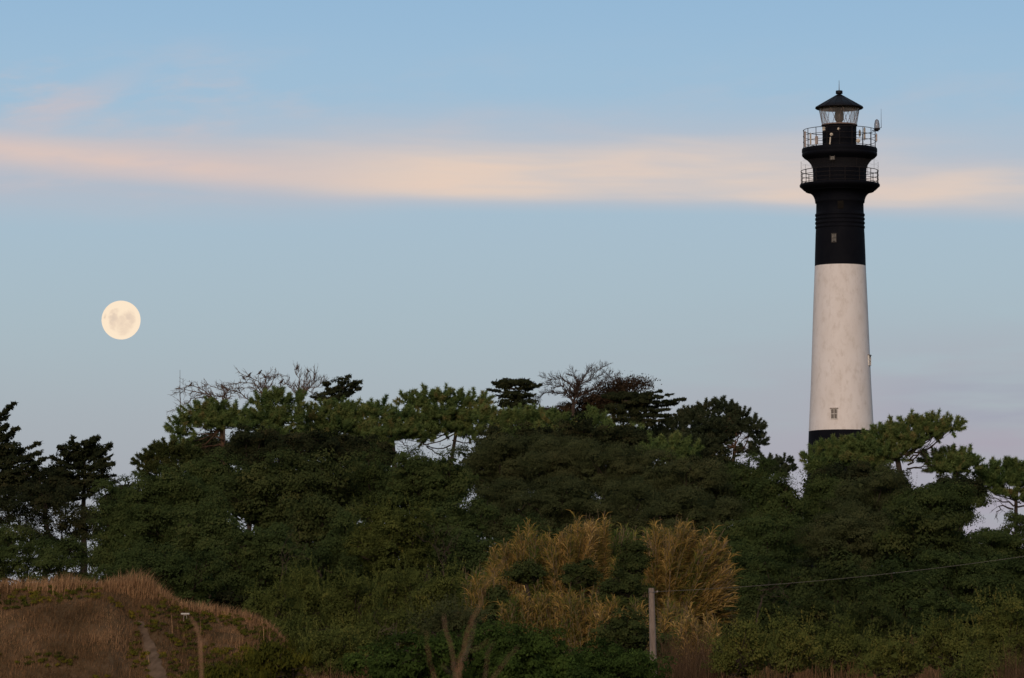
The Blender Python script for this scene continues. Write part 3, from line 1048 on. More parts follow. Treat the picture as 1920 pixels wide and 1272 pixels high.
# --- equipment hung on the upper gallery: each a thing of its own
EG = 'antennas on the upper gallery'


def gpt(px, r=69.5, py=260, back=False):
    """point on the gallery railing circle seen at pixel px"""
    s_ = max(-1, min(1, (px - 1578.5) / r))
    a = math.asin(s_)
    y = (math.cos(a) if back else -math.cos(a)) * r * S
    p = np.array([AX + r * S * s_, LY + y, 0.0])
    p[2] = at(px, py, p[1])[2]
    return p


def panel(px, py0, py1, wpx, label, back=False, mat='equip', r=70.2, name='panel_antenna', lean=0.0):
    p = gpt(px, r, (py0 + py1) / 2, back)
    h = (py1 - py0) * S; w = wpx * S
    root = empty(name, p, label, 'antenna', EG)
    a = math.atan2(p[1] - LY, p[0] - AX) + PI / 2
    mb = MB(); mb.box((0, 0, 0), (w, .10, h), a, rx=lean)
    mb.box((0, 0, h / 2 + .012), (w * .7, .07, .02), a)
    mb.build('casing', M[mat], root)
    mb = MB(); mb.tube([(0, .05, -h / 2 - .08), (0, .05, h / 2 + .1)], .02, 5)
    mb.box((0, .04, h * .25), (w * .5, .07, .04), a)
    mb.build('clamp', M['steel'], root)
    return root


panel(1531.5, 256, 271, 5.5, 'pinkish flat panel antenna on the left part of the upper gallery railing', mat='equip_grey')
panel(1521, 251, 271, 2.2, 'thin pale upright antenna bar just left of the flat pinkish panel')
panel(1512, 247, 276, 2.4, 'slim pale antenna at the far left end of the upper railing', mat='equip_grey')
panel(1621.5, 245, 256, 3.5, 'short pale antenna box inside the right part of the upper railing', back=True)
panel(1630, 240, 262, 2.6, 'tall slim pale antenna on the right part of the upper railing', back=True)
panel(1647.5, 252, 265, 2.8, 'dark tan narrow box at the far right end of the upper railing', mat='equip_grey')
panel(1545.5, 239, 245, 5, 'small pale box at the top left corner of the drum', mat='equip', r=60)


def dish(px, py, rpx, label, r=66, out=(0, -1, 0)):
    p = gpt(px, r, py)
    root = empty('dish_antenna', p, label, 'antenna', EG)
    R = rpx * S
    mb = MB()
    k = 20
    an = np.arange(k) * 2 * PI / k
    rings = [(0.02, .06), (.5, .045), (.85, .02), (1, 0), (1, -.02), (.02, -.05)]
    V = np.array([[R * q * math.cos(t), -.06 + d * 1.0, R * q * math.sin(t)] for q, d in rings for t in an])
    i = np.arange(len(rings) - 1)[:, None] * k; j = np.arange(k)[None]; j2 = (j + 1) % k
    mb.add(V, np.stack([i + j, i + j2, i + k + j2, i + k + j], -1).reshape(-1, 4), .5, True)
    mb.build('reflector', M['equip'], root)
    mb = MB(); mb.tube([(0, 0, 0), (0, -.22, 0)], .015, 5); mb.tube([(0, .03, -R * 1.1), (0, .03, R * .6)], .02, 5)
    mb.build('mount', M['steel'], root)
    return root


dish(1609, 264.5, 4.0, 'round cream dish antenna at the lower right of the drum')
dish(1558.5, 252.5, 3.0, 'small round dish antenna above the leaning pale bar on the front railing')
dish(1572, 242, 2.6, 'small dim dish antenna high on the front railing in the middle')
r_ = panel(1556, 258, 271, 2.0, 'leaning pale antenna bar under the small round dish', lean=0)
r_.rotation_euler = (0, math.radians(5), 0)
# obstruction lamp and whip aerial
p = gpt(1648, 71.5, 244)
lamp = empty('obstruction_lamp', p, 'jar-shaped warning lamp on a bracket at the right end of the upper railing', 'lamp')
mb = MB(); mb.lathe([(.17, 0), (.19, .05), (.18, .3), (.15, .55), (.10, .66), (.01, .68)], 20, (0, 0, .12)); mb.build('globe', M['jar_glass'], lamp)
mb = MB(); mb.tube([(0, 0, .1), (0, 0, .6)], .04, 8); mb.build('bulb_holder', M['equip_grey'], lamp)
mb = MB(); mb.lathe([(.01, -.10), (.12, -.10), (.13, -.02), (.22, .0), (.24, .10), (.2, .13), (.01, .13)], 20); mb.box((-.12, 0, -.03), (.5, .08, .05)); mb.build('base', M['rail'], lamp)
mb = MB()
for k in range(8):
    a = k * PI / 4
    mb.tube([(.19 * math.cos(a), .19 * math.sin(a), .12), (.185 * math.cos(a), .185 * math.sin(a), .45), (.13 * math.cos(a), .13 * math.sin(a), .72), (0, 0, .82)], .010, 4)
mb.build('guard', M['rail'], lamp)
p = gpt(1656.5, 79, 240)
wh = empty('whip_aerial', p, 'thin whip aerial standing beside the warning lamp', 'aerial')
mb = MB(); mb.tube([(0, 0, 0), (0, 0, 1.45)], [.02, .008], 5); mb.build('rod', M['rail'], wh)
mb = MB(); mb.tube([(-.42, 0, -.02), (-.1, 0, -.02), (0, 0, .02), (0, 0, .25)], [.025, .025, .03, .025], 5); mb.build('mount', M['rail'], wh)

# ------------------------------------------------------------------ moon
DM = 9000.0
mp = at(227, 600.5, DM)
RM = 36.6 * pm(DM)


def moon_mat():
    m, nt, out = newmat('moon_surface')
    tc = nt.nodes.new('ShaderNodeTexCoord')
    em = nt.nodes.new('ShaderNodeEmission')
    # maria: soft blobs at fixed places on the near side (x right, z up; unit sphere)
    blobs = [(-.28, .02, .26, .9), (-.34, -.22, .20, .7), (-.80, .10, .13, .8), (.48, .10, .24, .8), (.62, -.02, .22, .7), (.18, -.12, .20, .55),
             (-.10, -.12, .18, .5), (.1, -.28, .22, .6), (.45, -.35, .26, .5), (-.40, .35, .14, .5), (-.18, .42, .12, .4), (.2, -.62, .28, .5), (-.35, -.42, .16, .5), (.62, .3, .18, .3)]
    warp = nt.nodes.new('ShaderNodeTexNoise'); warp.inputs['Scale'].default_value = 3.5; warp.inputs['Detail'].default_value = 5
    sc_ = nt.nodes.new('ShaderNodeVectorMath'); sc_.operation = 'SCALE'; sc_.inputs[3].default_value = 1.0 / RM
    nt.links.new(tc.outputs['Object'], sc_.inputs[0])
    nt.links.new(sc_.outputs[0], warp.inputs['Vector'])
    sub = nt.nodes.new('ShaderNodeVectorMath'); sub.operation = 'SUBTRACT'; sub.inputs[1].default_value = (.5, .5, .5)
    nt.links.new(warp.outputs['Color'], sub.inputs[0])
    mu = nt.nodes.new('ShaderNodeVectorMath'); mu.operation = 'MULTIPLY_ADD'
    mu.inputs[1].default_value = (.55, 0, .55)
    nt.links.new(sub.outputs[0], mu.inputs[0]); nt.links.new(sc_.outputs[0], mu.inputs[2])
    acc = None
    for bx, bz, br, st in blobs:
        d = nt.nodes.new('ShaderNodeVectorMath'); d.operation = 'DISTANCE'
        yy = -math.sqrt(max(0, 1 - bx * bx - bz * bz))
        nt.links.new(mu.outputs[0], d.inputs[0]); d.inputs[1].default_value = (bx, yy, bz)
        r = nt.nodes.new('ShaderNodeMapRange'); r.interpolation_type = 'SMOOTHSTEP'
        nt.links.new(d.outputs['Value'], r.inputs[0])
        r.inputs[1].default_value = br * .3; r.inputs[2].default_value = br * 1.75
        r.inputs[3].default_value = st; r.inputs[4].default_value = 0
        if acc is None:
            acc = r.outputs[0]
        else:
            ad = nt.nodes.new('ShaderNodeMath'); ad.operation = 'MAXIMUM'
            nt.links.new(acc, ad.inputs[0]); nt.links.new(r.outputs[0], ad.inputs[1]); acc = ad.outputs[0]
    ml = nt.nodes.new('ShaderNodeMath'); ml.operation = 'MULTIPLY'; nt.links.new(acc, ml.inputs[0])
    nz = nt.nodes.new('ShaderNodeTexNoise'); nz.inputs['Scale'].default_value = 7; nz.inputs['Detail'].default_value = 6
    nt.links.new(sc_.outputs[0], nz.inputs['Vector'])
    mr = nt.nodes.new('ShaderNodeMapRange'); nt.links.new(nz.outputs['Fac'], mr.inputs[0]); mr.inputs[1].default_value = .3; mr.inputs[2].default_value = .7; mr.inputs[3].default_value = .75; mr.inputs[4].default_value = 1.0
    nt.links.new(mr.outputs[0], ml.inputs[1])
    c = ramp(nt, ml.outputs[0], [(0, (.98, .80, .60)), (.45, (.85, .68, .52)), (1, (.70, .57, .46))])
    nt.links.new(c, em.inputs[0]); em.inputs[1].default_value = 1.0
    nt.links.new(em.outputs[0], out.inputs[0])
    return m


mb = MB()
k, nn = 96, 48
mb.lathe([(max(.001, RM * math.sin(t)), -RM * math.cos(t)) for t in np.linspace(0, PI, nn)], k)
moon = mb.build('moon', moon_mat())
moon.location = tuple(mp)
tag(moon, 'full pale yellow moon low in the blue sky', 'moon')

# ------------------------------------------------------------------ pines on the skyline
pine('leftmost pine of the ridge with its bare forked trunk showing below the crown', 290,
     [(338, 808, 20, 15), (352, 790, 22, 15), (372, 774, 24, 14), (405, 772, 26, 14), (438, 777, 26, 15), (402, 792, 40, 14), (455, 795, 28, 14), (345, 830, 20, 12), (325, 842, 12, 10)],
     basepx=428, hub=at(415, 806, 290), bark='bark_orange', r0=.17, limbs=[[(428, 832), (450, 826), (470, 805), (480, 790)], [(424, 838), (405, 834), (380, 838)], [(420, 825), (400, 815), (385, 800)]])
pine('ridge pine with three upright knobs rising in front of the leafless trees', 288,
     [(490, 757, 17, 16), (520, 752, 22, 16), (550, 754, 17, 15), (505, 782, 34, 15), (540, 785, 28, 15), (470, 800, 20, 14), (520, 812, 40, 16), (480, 828, 26, 12), (560, 830, 30, 12)], basepx=470, hub=at(500, 800, 288))
pine('broad low ridge pine directly under the small dark cypress', 292,
     [(585, 782, 28, 16), (620, 772, 28, 16), (655, 774, 28, 15), (690, 778, 24, 15), (640, 800, 50, 18), (590, 812, 34, 18), (690, 810, 36, 18), (625, 832, 38, 13), (590, 838, 22, 9)], basepx=630)
pine('ridge pine with a pointed little top between the cypress and the highest pine', 286,
     [(716, 770, 22, 15), (748, 782, 28, 16), (740, 808, 40, 18), (700, 832, 34, 14), (770, 800, 20, 18)], basepx=735)
pine('highest rounded ridge pine, open sky and crooked limbs under its crown', 294,
     [(772, 757, 24, 14), (800, 751, 24, 15), (832, 745, 20, 15), (866, 755, 24, 15), (896, 756, 20, 14), (830, 778, 46, 16), (880, 782, 36, 16), (785, 786, 30, 15), (765, 816, 30, 12), (880, 812, 30, 14), (835, 802, 42, 12), (800, 818, 24, 8)], basepx=812, hub=at(856, 806, 294), r0=.15,
     limbr=.05, limbs=[[(850, 815), (820, 828), (785, 838), (752, 862)], [(845, 835), (815, 842), (795, 832), (770, 826)], [(848, 826), (870, 832), (890, 826), (905, 815)], [(843, 845), (865, 842), (885, 848)], [(800, 838), (820, 850), (838, 858)], [(770, 848), (760, 835), (748, 826)]])
pine('ridge pine in front of the umbrella shaped cypress', 284,
     [(915, 785, 24, 16), (945, 790, 30, 15), (985, 787, 32, 15), (1020, 795, 26, 14), (960, 810, 42, 14), (1000, 815, 34, 12)], basepx=965)
pine('knobbly ridge pine below the fan of leafless twigs', 282,
     [(1052, 792, 26, 14), (1085, 798, 26, 14), (1118, 790, 18, 16), (1105, 815, 34, 14), (1060, 818, 30, 12), (1140, 806, 16, 12)], basepx=1085)
pine('small yellow green pine at the foot of the layered cypress', 278,
     [(1160, 808, 20, 13), (1185, 818, 22, 13), (1172, 832, 30, 12), (1210, 828, 14, 10)], basepx=1175, hue=.03)
pine('bright green pine top below and left of the large round dark pine', 268,
     [(1228, 842, 22, 12), (1262, 838, 24, 12), (1292, 846, 22, 11), (1250, 856, 40, 12)], basepx=1255, hue=.07)
pine('large round dark pine with an orange forked trunk, left of the lighthouse', 300,
     [(1268, 806, 20, 18), (1300, 783, 22, 18), (1325, 769, 16, 14), (1356, 766, 22, 15), (1385, 783, 24, 16), (1412, 802, 20, 18), (1421, 828, 14, 14),
      (1325, 800, 38, 22), (1365, 806, 34, 18), (1400, 848, 18, 8), (1295, 832, 46, 18), (1345, 825, 26, 12), (1285, 850, 50, 14), (1335, 845, 24, 12)],
     mat='pine_dark', basepx=1372, hub=at(1378, 838, 300), bark='bark_orange', r0=.15, tuft=.42, dens=1.1, limbs=[[(1376, 845), (1382, 825), (1386, 800)], [(1378, 850), (1395, 835), (1410, 818)], [(1384, 815), (1372, 806), (1366, 798)]])
pine('row of small pointed young pines left of the large round pine', 304,
     [(1222, 802, 9, 8), (1237, 806, 9, 10), (1252, 795, 8, 12), (1275, 783, 7, 12), (1206, 812, 10, 8), (1240, 820, 30, 12)], mat='pine_dark', basepx=1240, tuft=.28, upb=1.2, r0=.1)
pine('small dark pine just left of the lighthouse foot', 298,
     [(1438, 866, 18, 8), (1468, 868, 16, 9), (1450, 884, 30, 10), (1478, 880, 10, 9)], mat='pine_dark', basepx=1450, tuft=.34, r0=.12)
pine('big windswept pine leaning right in front of the lighthouse foot', 284,
     [(1524, 862, 17, 14), (1550, 850, 20, 16), (1580, 843, 22, 16), (1614, 835, 25, 16), (1648, 822, 22, 16), (1660, 808, 12, 12), (1676, 803, 16, 12), (1702, 799, 18, 14), (1738, 798, 26, 14),
      (1768, 801, 20, 14), (1786, 804, 14, 9), (1700, 820, 36, 14), (1748, 812, 28, 12), (1716, 836, 22, 9), (1684, 858, 20, 12), (1640, 890, 30, 10), (1650, 848, 42, 16), (1590, 866, 46, 15), (1545, 884, 30, 14), (1690, 838, 26, 12), (1630, 872, 34, 14)],
     basepx=1700, hub=at(1682, 858, 284), hue=.04, r0=.24, limbs=[[(1702, 872), (1715, 862), (1730, 842), (1745, 828)], [(1700, 880), (1720, 876), (1745, 872)], [(1704, 862), (1722, 850), (1740, 850)], [(1690, 885), (1660, 880), (1630, 890)]])
pine('low pine right of the windswept pine, beyond the gap of bare twigs', 286,
     [(1752, 862, 22, 13), (1785, 860, 24, 13), (1815, 858, 16, 12), (1780, 878, 42, 13), (1822, 872, 14, 12)], basepx=1790, hue=.05)
pine('pine reaching the right edge of the picture, sky showing under it', 288,
     [(1850, 880, 18, 11), (1880, 879, 20, 12), (1910, 881, 22, 12), (1942, 882, 26, 14), (1872, 900, 36, 14), (1925, 902, 36, 14), (1845, 905, 22, 14), (1890, 925, 26, 9), (1925, 935, 20, 8)], basepx=1905, hub=at(1905, 940, 288), mat='pine', hue=-.08, r0=.16, limbs=[[(1905, 945), (1885, 942), (1860, 935)], [(1905, 950), (1925, 948), (1945, 940)], [(1900, 955), (1880, 952), (1868, 960)]])
pine('rounded pine at the upper left shoulder of the wood', 236,
     [(272, 868, 13, 16), (290, 855, 18, 16), (320, 850, 24, 14), (352, 856, 26, 14), (300, 880, 26, 18), (340, 880, 34, 18), (270, 893, 11, 10), (312, 838, 12, 8)], basepx=310, mat='dense_green', hue=.05, tuft=.36, wid=.03)

# ------------------------------------------------------------------ cypresses
cypress('dark cypress with pointed tiers, cut by the left edge of the picture', 230,
        [(-40, 800, 28, 757, 10), (-40, 812, 16, 779, 8), (-30, 822, 14, 797, 8), (-40, 842, 34, 803, 12), (-40, 866, 76, 830, 16), (-30, 880, 80, 846, 15), (-30, 900, 88, 858, 16), (-20, 915, 70, 880, 14), (-30, 930, 50, 905, 14)],
        [(-50, 800, 40, 34), (-40, 845, 60, 30), (-30, 885, 70, 30), (-30, 930, 80, 34), (20, 845, 32, 14), (30, 872, 40, 18), (10, 905, 52, 22), (40, 915, 36, 16), (0, 820, 22, 12)], basepx=-40, top=(-38, 760), group=None)
cypress('dark bushy cypress with a spiky flat top, second from the left edge', 238,
        [(150, 870, 113, 838, 13), (150, 868, 134, 818, 12), (155, 860, 162, 826, 13), (160, 865, 184, 818, 13), (165, 868, 209, 831, 12), (165, 880, 213, 869, 10), (165, 895, 213, 892, 12), (150, 880, 98, 858, 12),
         (150, 900, 92, 890, 12), (160, 850, 176, 822, 9), (160, 880, 208, 855, 9), (150, 905, 80, 912, 12), (160, 905, 214, 905, 10)],
        [(140, 850, 30, 20), (172, 848, 28, 20), (178, 878, 30, 24), (132, 880, 38, 24), (170, 908, 42, 20), (112, 912, 38, 20), (140, 925, 50, 18)], basepx=155, top=(158, 835), group=None)
cypress('small black green cypress leaning right above the ridge, beside the leafless trees', 296,
        [(620, 752, 678, 714, 8), (630, 742, 677, 727, 7), (625, 735, 655, 704, 10), (622, 742, 612, 716, 7), (625, 748, 657, 738, 8), (620, 750, 582, 744, 9), (625, 740, 608, 718, 6), (630, 730, 668, 716, 5)],
        [(640, 718, 16, 9), (628, 735, 20, 8), (612, 746, 26, 8), (640, 748, 16, 7)], basepx=622, top=(636, 708), r0=.12)
cypress('umbrella shaped cypress with a thin flat dome', 302,
        [(965, 735, 914, 731, 6), (965, 730, 925, 718, 7), (970, 730, 1016, 722, 7), (968, 722, 990, 713, 7), (960, 722, 945, 712, 7), (965, 745, 930, 742, 6), (970, 745, 1004, 740, 6), (965, 755, 940, 757, 5)],
        [(965, 719, 38, 6), (945, 725, 22, 6), (992, 724, 20, 6), (968, 742, 30, 8), (985, 755, 24, 8), (955, 757, 30, 9), (975, 768, 34, 9)], basepx=972, top=(966, 716), r0=.12, dens=.9, lobe_kw=dict(clump=.34, leaf=.13, nl=44, flat=.5, width=.4, fill=.8))
cypress('layered cypress with long flat boughs pointing right', 300,
        [(1170, 752, 1284, 749, 10), (1170, 745, 1262, 740, 10), (1175, 742, 1240, 734, 9), (1170, 765, 1255, 768, 9), (1180, 775, 1268, 778, 9), (1180, 785, 1247, 788, 8), (1175, 760, 1268, 757, 6), (1160, 745, 1130, 742, 7),
         (1165, 770, 1128, 772, 9), (1180, 780, 1230, 776, 9), (1165, 757, 1220, 752, 9), (1180, 790, 1222, 797, 8)],
        [(1165, 745, 34, 9), (1160, 768, 36, 12), (1190, 757, 34, 9), (1175, 787, 34, 10), (1200, 772, 26, 8)], basepx=1172, top=(1168, 740), r0=.18, lobe_kw=dict(clump=.4, leaf=.13, nl=48, flat=.5, width=.4))
cypress('low dark cypress filling the hollow behind the ridge pines', 308,
        [(1060, 782, 1010, 775, 8), (1070, 780, 1110, 772, 8), (1020, 775, 985, 771, 7)],
        [(1020, 780, 40, 9), (1075, 778, 36, 9), (1110, 785, 28, 9), (930, 778, 24, 8), (975, 778, 24, 9)], basepx=1040, top=(1040, 775), r0=.12)

# ------------------------------------------------------------------ leafless trees
bare_tree('leftmost leafless tree, low arching branches against the sky beside the mast', 298,
          [[(412, 755), (385, 738), (350, 730), (334, 736)], [(405, 750), (380, 730), (352, 722), (340, 728)], [(398, 745), (365, 745), (348, 757), (328, 767)], [(415, 748), (425, 735), (400, 724), (384, 722)],
           [(425, 748), (440, 738), (432, 728)], [(418, 745), (395, 740), (362, 735)]], 425, (418, 770), depth=2, twigL=.5, r0=.12, up=0)
bare_tree('middle leafless tree with birds perched along its long branches', 300,
          [[(492, 740), (486, 720), (470, 708), (453, 701)], [(490, 735), (482, 722), (455, 718), (430, 722)], [(494, 732), (498, 714), (502, 702)], [(498, 735), (510, 718), (516, 704), (524, 702)],
           [(468, 752), (448, 738), (432, 730), (418, 727)], [(500, 738), (520, 733), (530, 722)], [(492, 738), (474, 730), (446, 728)], [(497, 728), (507, 708)]], 492, (492, 762), depth=2, twigL=.5, r0=.12, up=.05)
bare_tree('right hand leafless tree, pale forked trunk and dense upright twigs', 302,
          [[(566, 750), (575, 735), (586, 720), (600, 712)], [(564, 745), (560, 725), (558, 705), (557, 694)], [(567, 742), (572, 722), (578, 700)], [(570, 740), (588, 728), (606, 716)], [(562, 745), (548, 730), (540, 718)], [(568, 740), (580, 716), (590, 702)]],
          558, (560, 764), depth=2, twigL=.48, r0=.12, up=.5, spread=.45, rt=.03, tw=4)
bare_tree('large fan of fine dark twigs rising to the right above the ridge', 304,
          [[(1075, 745), (1085, 728), (1110, 705), (1133, 687)], [(1085, 742), (1115, 728), (1135, 712), (1152, 706)], [(1080, 738), (1070, 718), (1045, 708), (1026, 710)], [(1078, 735), (1082, 715), (1075, 700)],
           [(1082, 730), (1098, 708), (1108, 694)], [(1090, 740), (1125, 722), (1148, 716)], [(1070, 742), (1045, 735), (1020, 738), (1008, 745)], [(1068, 738), (1050, 722), (1030, 722)], [(1080, 732), (1100, 716), (1130, 702)]],
          1080, (1075, 760), mat='deadwood_dark', depth=2, kids=4, tw=6, twigL=.5, r0=.13, up=.2, spread=.6, rt=.028)
bare_tree('reddish brown twiggy tree top touching the layered cypress', 306,
          [[(1150, 755), (1145, 740), (1135, 728)], [(1155, 750), (1165, 732), (1180, 722), (1200, 720)], [(1158, 748), (1170, 735), (1190, 725), (1212, 722)], [(1152, 745), (1155, 728), (1160, 720)], [(1145, 760), (1120, 755), (1095, 762)],
           [(1142, 755), (1120, 745), (1105, 748)]], 1150, (1150, 770), mat='deadwood_dark', depth=2, kids=4, tw=4, twigL=.55, up=.5, rt=.03, leafy=1100)

broad_tree('rusty brown bushy tree filling the ridge under the leafless fan', 306, lobes=[(1062, 768, 26, 11), (1095, 764, 28, 12), (1125, 766, 26, 12), (1145, 752, 18, 11), (1110, 752, 22, 8), (1040, 770, 22, 9)], mat='rust', name='rusty_tree', basepx=1095, clump=.4, leaf=.08, nl=110, r0=.12)
# ------------------------------------------------------------------ dense wood: envelope (px, py, rx, ry)
W = 'dense evergreen trees of the wood'
VAR = {'dense_brown': dict(leaf=.062, nl=270, up=.7, width=.4, clump=.56, shoots=.25), 'dense_green': dict(leaf=.10, nl=130, width=.5, clump=.74, up=.0), 'dense': dict(leaf=.078, nl=200)}
B = lambda label, Y, env, n=10, **k: broad_tree(label, Y, env=env, n=n, group=W, core=k.get('name') != 'open_tree', fullness=1.3 if k.get('name') == 'open_tree' else 1.35, **{**VAR.get(k.get('mat'), {}), **k})
B('open leafy tree at the left edge below the first cypress, sky showing through', 222, (5, 975, 62, 60), 9, mat='cypress', fill=.7, dens=1.0, clump=.55, name='open_tree')
B('open leafy tree at the far left just above the mound, dotted with sky', 216, (40, 1045, 70, 52), 9, mat='dense', fill=.7, dens=1.0, clump=.55, name='open_tree')
B('open leafy tree below the spiky cypress', 224, (125, 968, 62, 56), 9, mat='cypress', fill=.8, dens=1.05, clump=.55, name='open_tree')
B('open leafy tree above the crest of the mound, left of the dense wood', 212, (150, 1050, 66, 50), 9, mat='dense', fill=.7, dens=1.0, clump=.55, name='open_tree')
B('thin crowned tree in the dip between the spiky cypress and the wood', 226, (212, 945, 38, 50), 8, mat='dense', fill=.12, dens=.7, clump=.5, name='open_tree')
B('dark tree at the left shoulder of the wood, just right of the dip', 208, (258, 975, 58, 88), 13, mat='dense', dens=1.0)
B('low dark tree behind the right end of the mound crest', 190, (268, 1070, 60, 55), 9, mat='dense')
B('tall dense tree under the rounded left shoulder pine', 204, (335, 935, 68, 72), 13, mat='dense')
B('dense green tree top below the leftmost ridge pine', 212, (400, 900, 62, 48), 11, mat='dense')
B('domed blue green tree at the upper left of the wood', 206, (500, 905, 72, 56), 13, mat='dense_green')
B('dark rounded tree in the left middle of the wood', 192, (400, 1010, 72, 64), 12, mat='dense')
B('dark tree just right of the leaning reeds, under the narrow sky gap', 196, (1430, 1010, 54, 46), 9, mat='dense', hue=-.08)
B('slim dark tree below the narrow sky gap beside the lighthouse foot', 214, (1498, 1005, 30, 44), 7, mat='dense', hue=-.06)
B('dark tree deep in the left middle of the wood', 206, (530, 985, 44, 40), 8, mat='dense', hue=-.06)
B('dark tree in the hollow behind the grey leafless shrub', 200, (575, 1052, 54, 44), 9, mat='dense', hue=-.1)
B('dark tree standing behind the mound slope', 180, (330, 1080, 66, 56), 10, mat='dense')
B('rounded dark green tree left of centre, behind the olive shrubs', 184, (490, 1030, 66, 60), 12, mat='dense')
B('green domed tree below the broad low ridge pine', 208, (600, 898, 58, 52), 12, mat='dense_green')
B('yellowish green tree in the middle of the wood', 194, (600, 972, 58, 46), 10, mat='dense_green', hue=.08)
B('dark green tree below the pointed ridge pine', 210, (695, 900, 62, 50), 11, mat='dense')
B('green tree below the sky gap in the ridge', 206, (800, 892, 76, 50), 13, mat='dense')
B('feathery grey green tree in the centre of the wood', 176, (738, 998, 66, 62), 13, mat='olive', hue=-.12, clump=.42, leaf=.065, nl=120, shoots=1.5)
B('dark shaded tree left of the feathery grey green one', 190, (655, 1020, 52, 58), 10, mat='dense', hue=-.1)
B('dark tree beside the leafless shrub', 186, (845, 985, 56, 56), 10, mat='dense', hue=-.08)
B('broad brownish tree right of the ridge gap', 226, (945, 862, 74, 48), 12, mat='dense_brown')
B('brownish green tree below the fan of twigs', 224, (1060, 868, 70, 50), 12, mat='dense_brown', hue=.04)
B('dark brown green tree behind the left of the reeds', 200, (945, 945, 62, 48), 10, mat='dense_brown', hue=-.12)
B('dark tree behind the tallest reed plumes', 198, (1060, 945, 70, 50), 11, mat='dense_brown', hue=-.1)
B('dark green tree below the small yellow green pine', 222, (1165, 872, 64, 44), 11, mat='dense_brown')
B('olive brown domed tree below the bright green pine top', 220, (1275, 895, 72, 48), 12, mat='dense_brown', hue=.05)
B('dark tree behind the top of the right reeds', 198, (1180, 950, 66, 50), 11, mat='dense_brown', hue=-.05)
B('dark olive tree right of the large round pine trunk', 222, (1385, 905, 60, 48), 11, mat='dense', hue=-.02)
B('dark tree above the leaning reeds', 196, (1300, 970, 68, 52), 11, mat='dense_brown', hue=-.1)
B('narrow dark tree under the gap left of the lighthouse', 216, (1455, 935, 44, 52), 9, mat='dense', fill=.7)
B('dark tree right of the leaning reeds', 190, (1410, 1010, 62, 56), 11, mat='dense', hue=-.08)
B('dark tree at the foot of the lighthouse, right of the narrow sky gap', 218, (1548, 935, 46, 50), 10, mat='dense', hue=-.04)
B('olive tree below the windswept pine', 212, (1640, 928, 70, 46), 12, mat='dense_brown')
B('dark green tree below the low pine on the right', 210, (1755, 935, 66, 42), 11, mat='dense')
B('wide brownish tree in the upper right of the wood', 192, (1600, 1000, 78, 56), 13, mat='dense_brown', hue=-.02)
B('dark green domed tree in the right of the wood', 190, (1730, 1005, 78, 56), 13, mat='dense_green', hue=-.1)
B('dark tree sloping down at the right edge', 196, (1850, 1025, 66, 48), 11, mat='dense')
B('thin little tree standing in the sky gap at the right edge', 240, (1905, 985, 26, 26), 6, mat='dense', fill=.05, dens=.5, clump=.4, name='open_tree')
B('dark tree above the right end of the wire', 178, (1800, 1075, 76, 56), 12, mat='dense', hue=-.08)
B('dark tree at the right edge below the wire', 168, (1905, 1095, 66, 56), 11, mat='dense', hue=-.1)
B('shaded green tree just under the middle of the wire', 170, (1570, 1095, 66, 56), 12, mat='dense_green', hue=-.1)
B('blackish green tree under the wire, right of centre', 168, (1690, 1105, 72, 58), 12, mat='dense', hue=-.12)
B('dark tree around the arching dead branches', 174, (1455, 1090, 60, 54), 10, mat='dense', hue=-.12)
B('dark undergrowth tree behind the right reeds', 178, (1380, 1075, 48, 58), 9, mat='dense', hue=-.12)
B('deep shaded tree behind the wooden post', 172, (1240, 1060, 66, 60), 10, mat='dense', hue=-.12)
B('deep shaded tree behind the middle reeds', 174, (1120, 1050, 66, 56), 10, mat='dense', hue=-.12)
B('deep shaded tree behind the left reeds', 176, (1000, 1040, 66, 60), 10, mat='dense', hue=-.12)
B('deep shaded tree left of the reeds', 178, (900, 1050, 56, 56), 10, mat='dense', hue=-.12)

BR = 'shaded trees behind the ridge pines'
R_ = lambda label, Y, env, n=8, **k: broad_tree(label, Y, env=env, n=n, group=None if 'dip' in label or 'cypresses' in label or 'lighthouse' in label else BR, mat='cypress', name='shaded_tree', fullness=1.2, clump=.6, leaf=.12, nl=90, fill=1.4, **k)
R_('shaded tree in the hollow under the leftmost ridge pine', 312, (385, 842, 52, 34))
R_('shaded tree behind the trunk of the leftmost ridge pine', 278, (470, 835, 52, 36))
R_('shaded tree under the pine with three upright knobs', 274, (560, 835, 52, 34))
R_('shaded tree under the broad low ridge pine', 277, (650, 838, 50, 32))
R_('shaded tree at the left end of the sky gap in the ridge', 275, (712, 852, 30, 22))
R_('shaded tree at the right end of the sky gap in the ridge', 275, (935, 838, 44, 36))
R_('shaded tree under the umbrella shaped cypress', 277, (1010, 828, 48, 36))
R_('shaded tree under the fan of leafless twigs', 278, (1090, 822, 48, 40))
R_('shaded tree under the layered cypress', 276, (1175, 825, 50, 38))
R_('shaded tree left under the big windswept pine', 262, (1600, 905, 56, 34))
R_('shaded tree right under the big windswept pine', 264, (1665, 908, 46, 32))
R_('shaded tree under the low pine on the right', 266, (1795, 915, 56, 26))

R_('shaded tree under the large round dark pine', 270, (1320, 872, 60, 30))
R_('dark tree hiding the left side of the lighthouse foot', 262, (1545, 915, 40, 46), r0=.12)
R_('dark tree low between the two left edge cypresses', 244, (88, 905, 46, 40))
R_('dark tree in the dip right of the spiky cypress', 246, (222, 945, 34, 46))
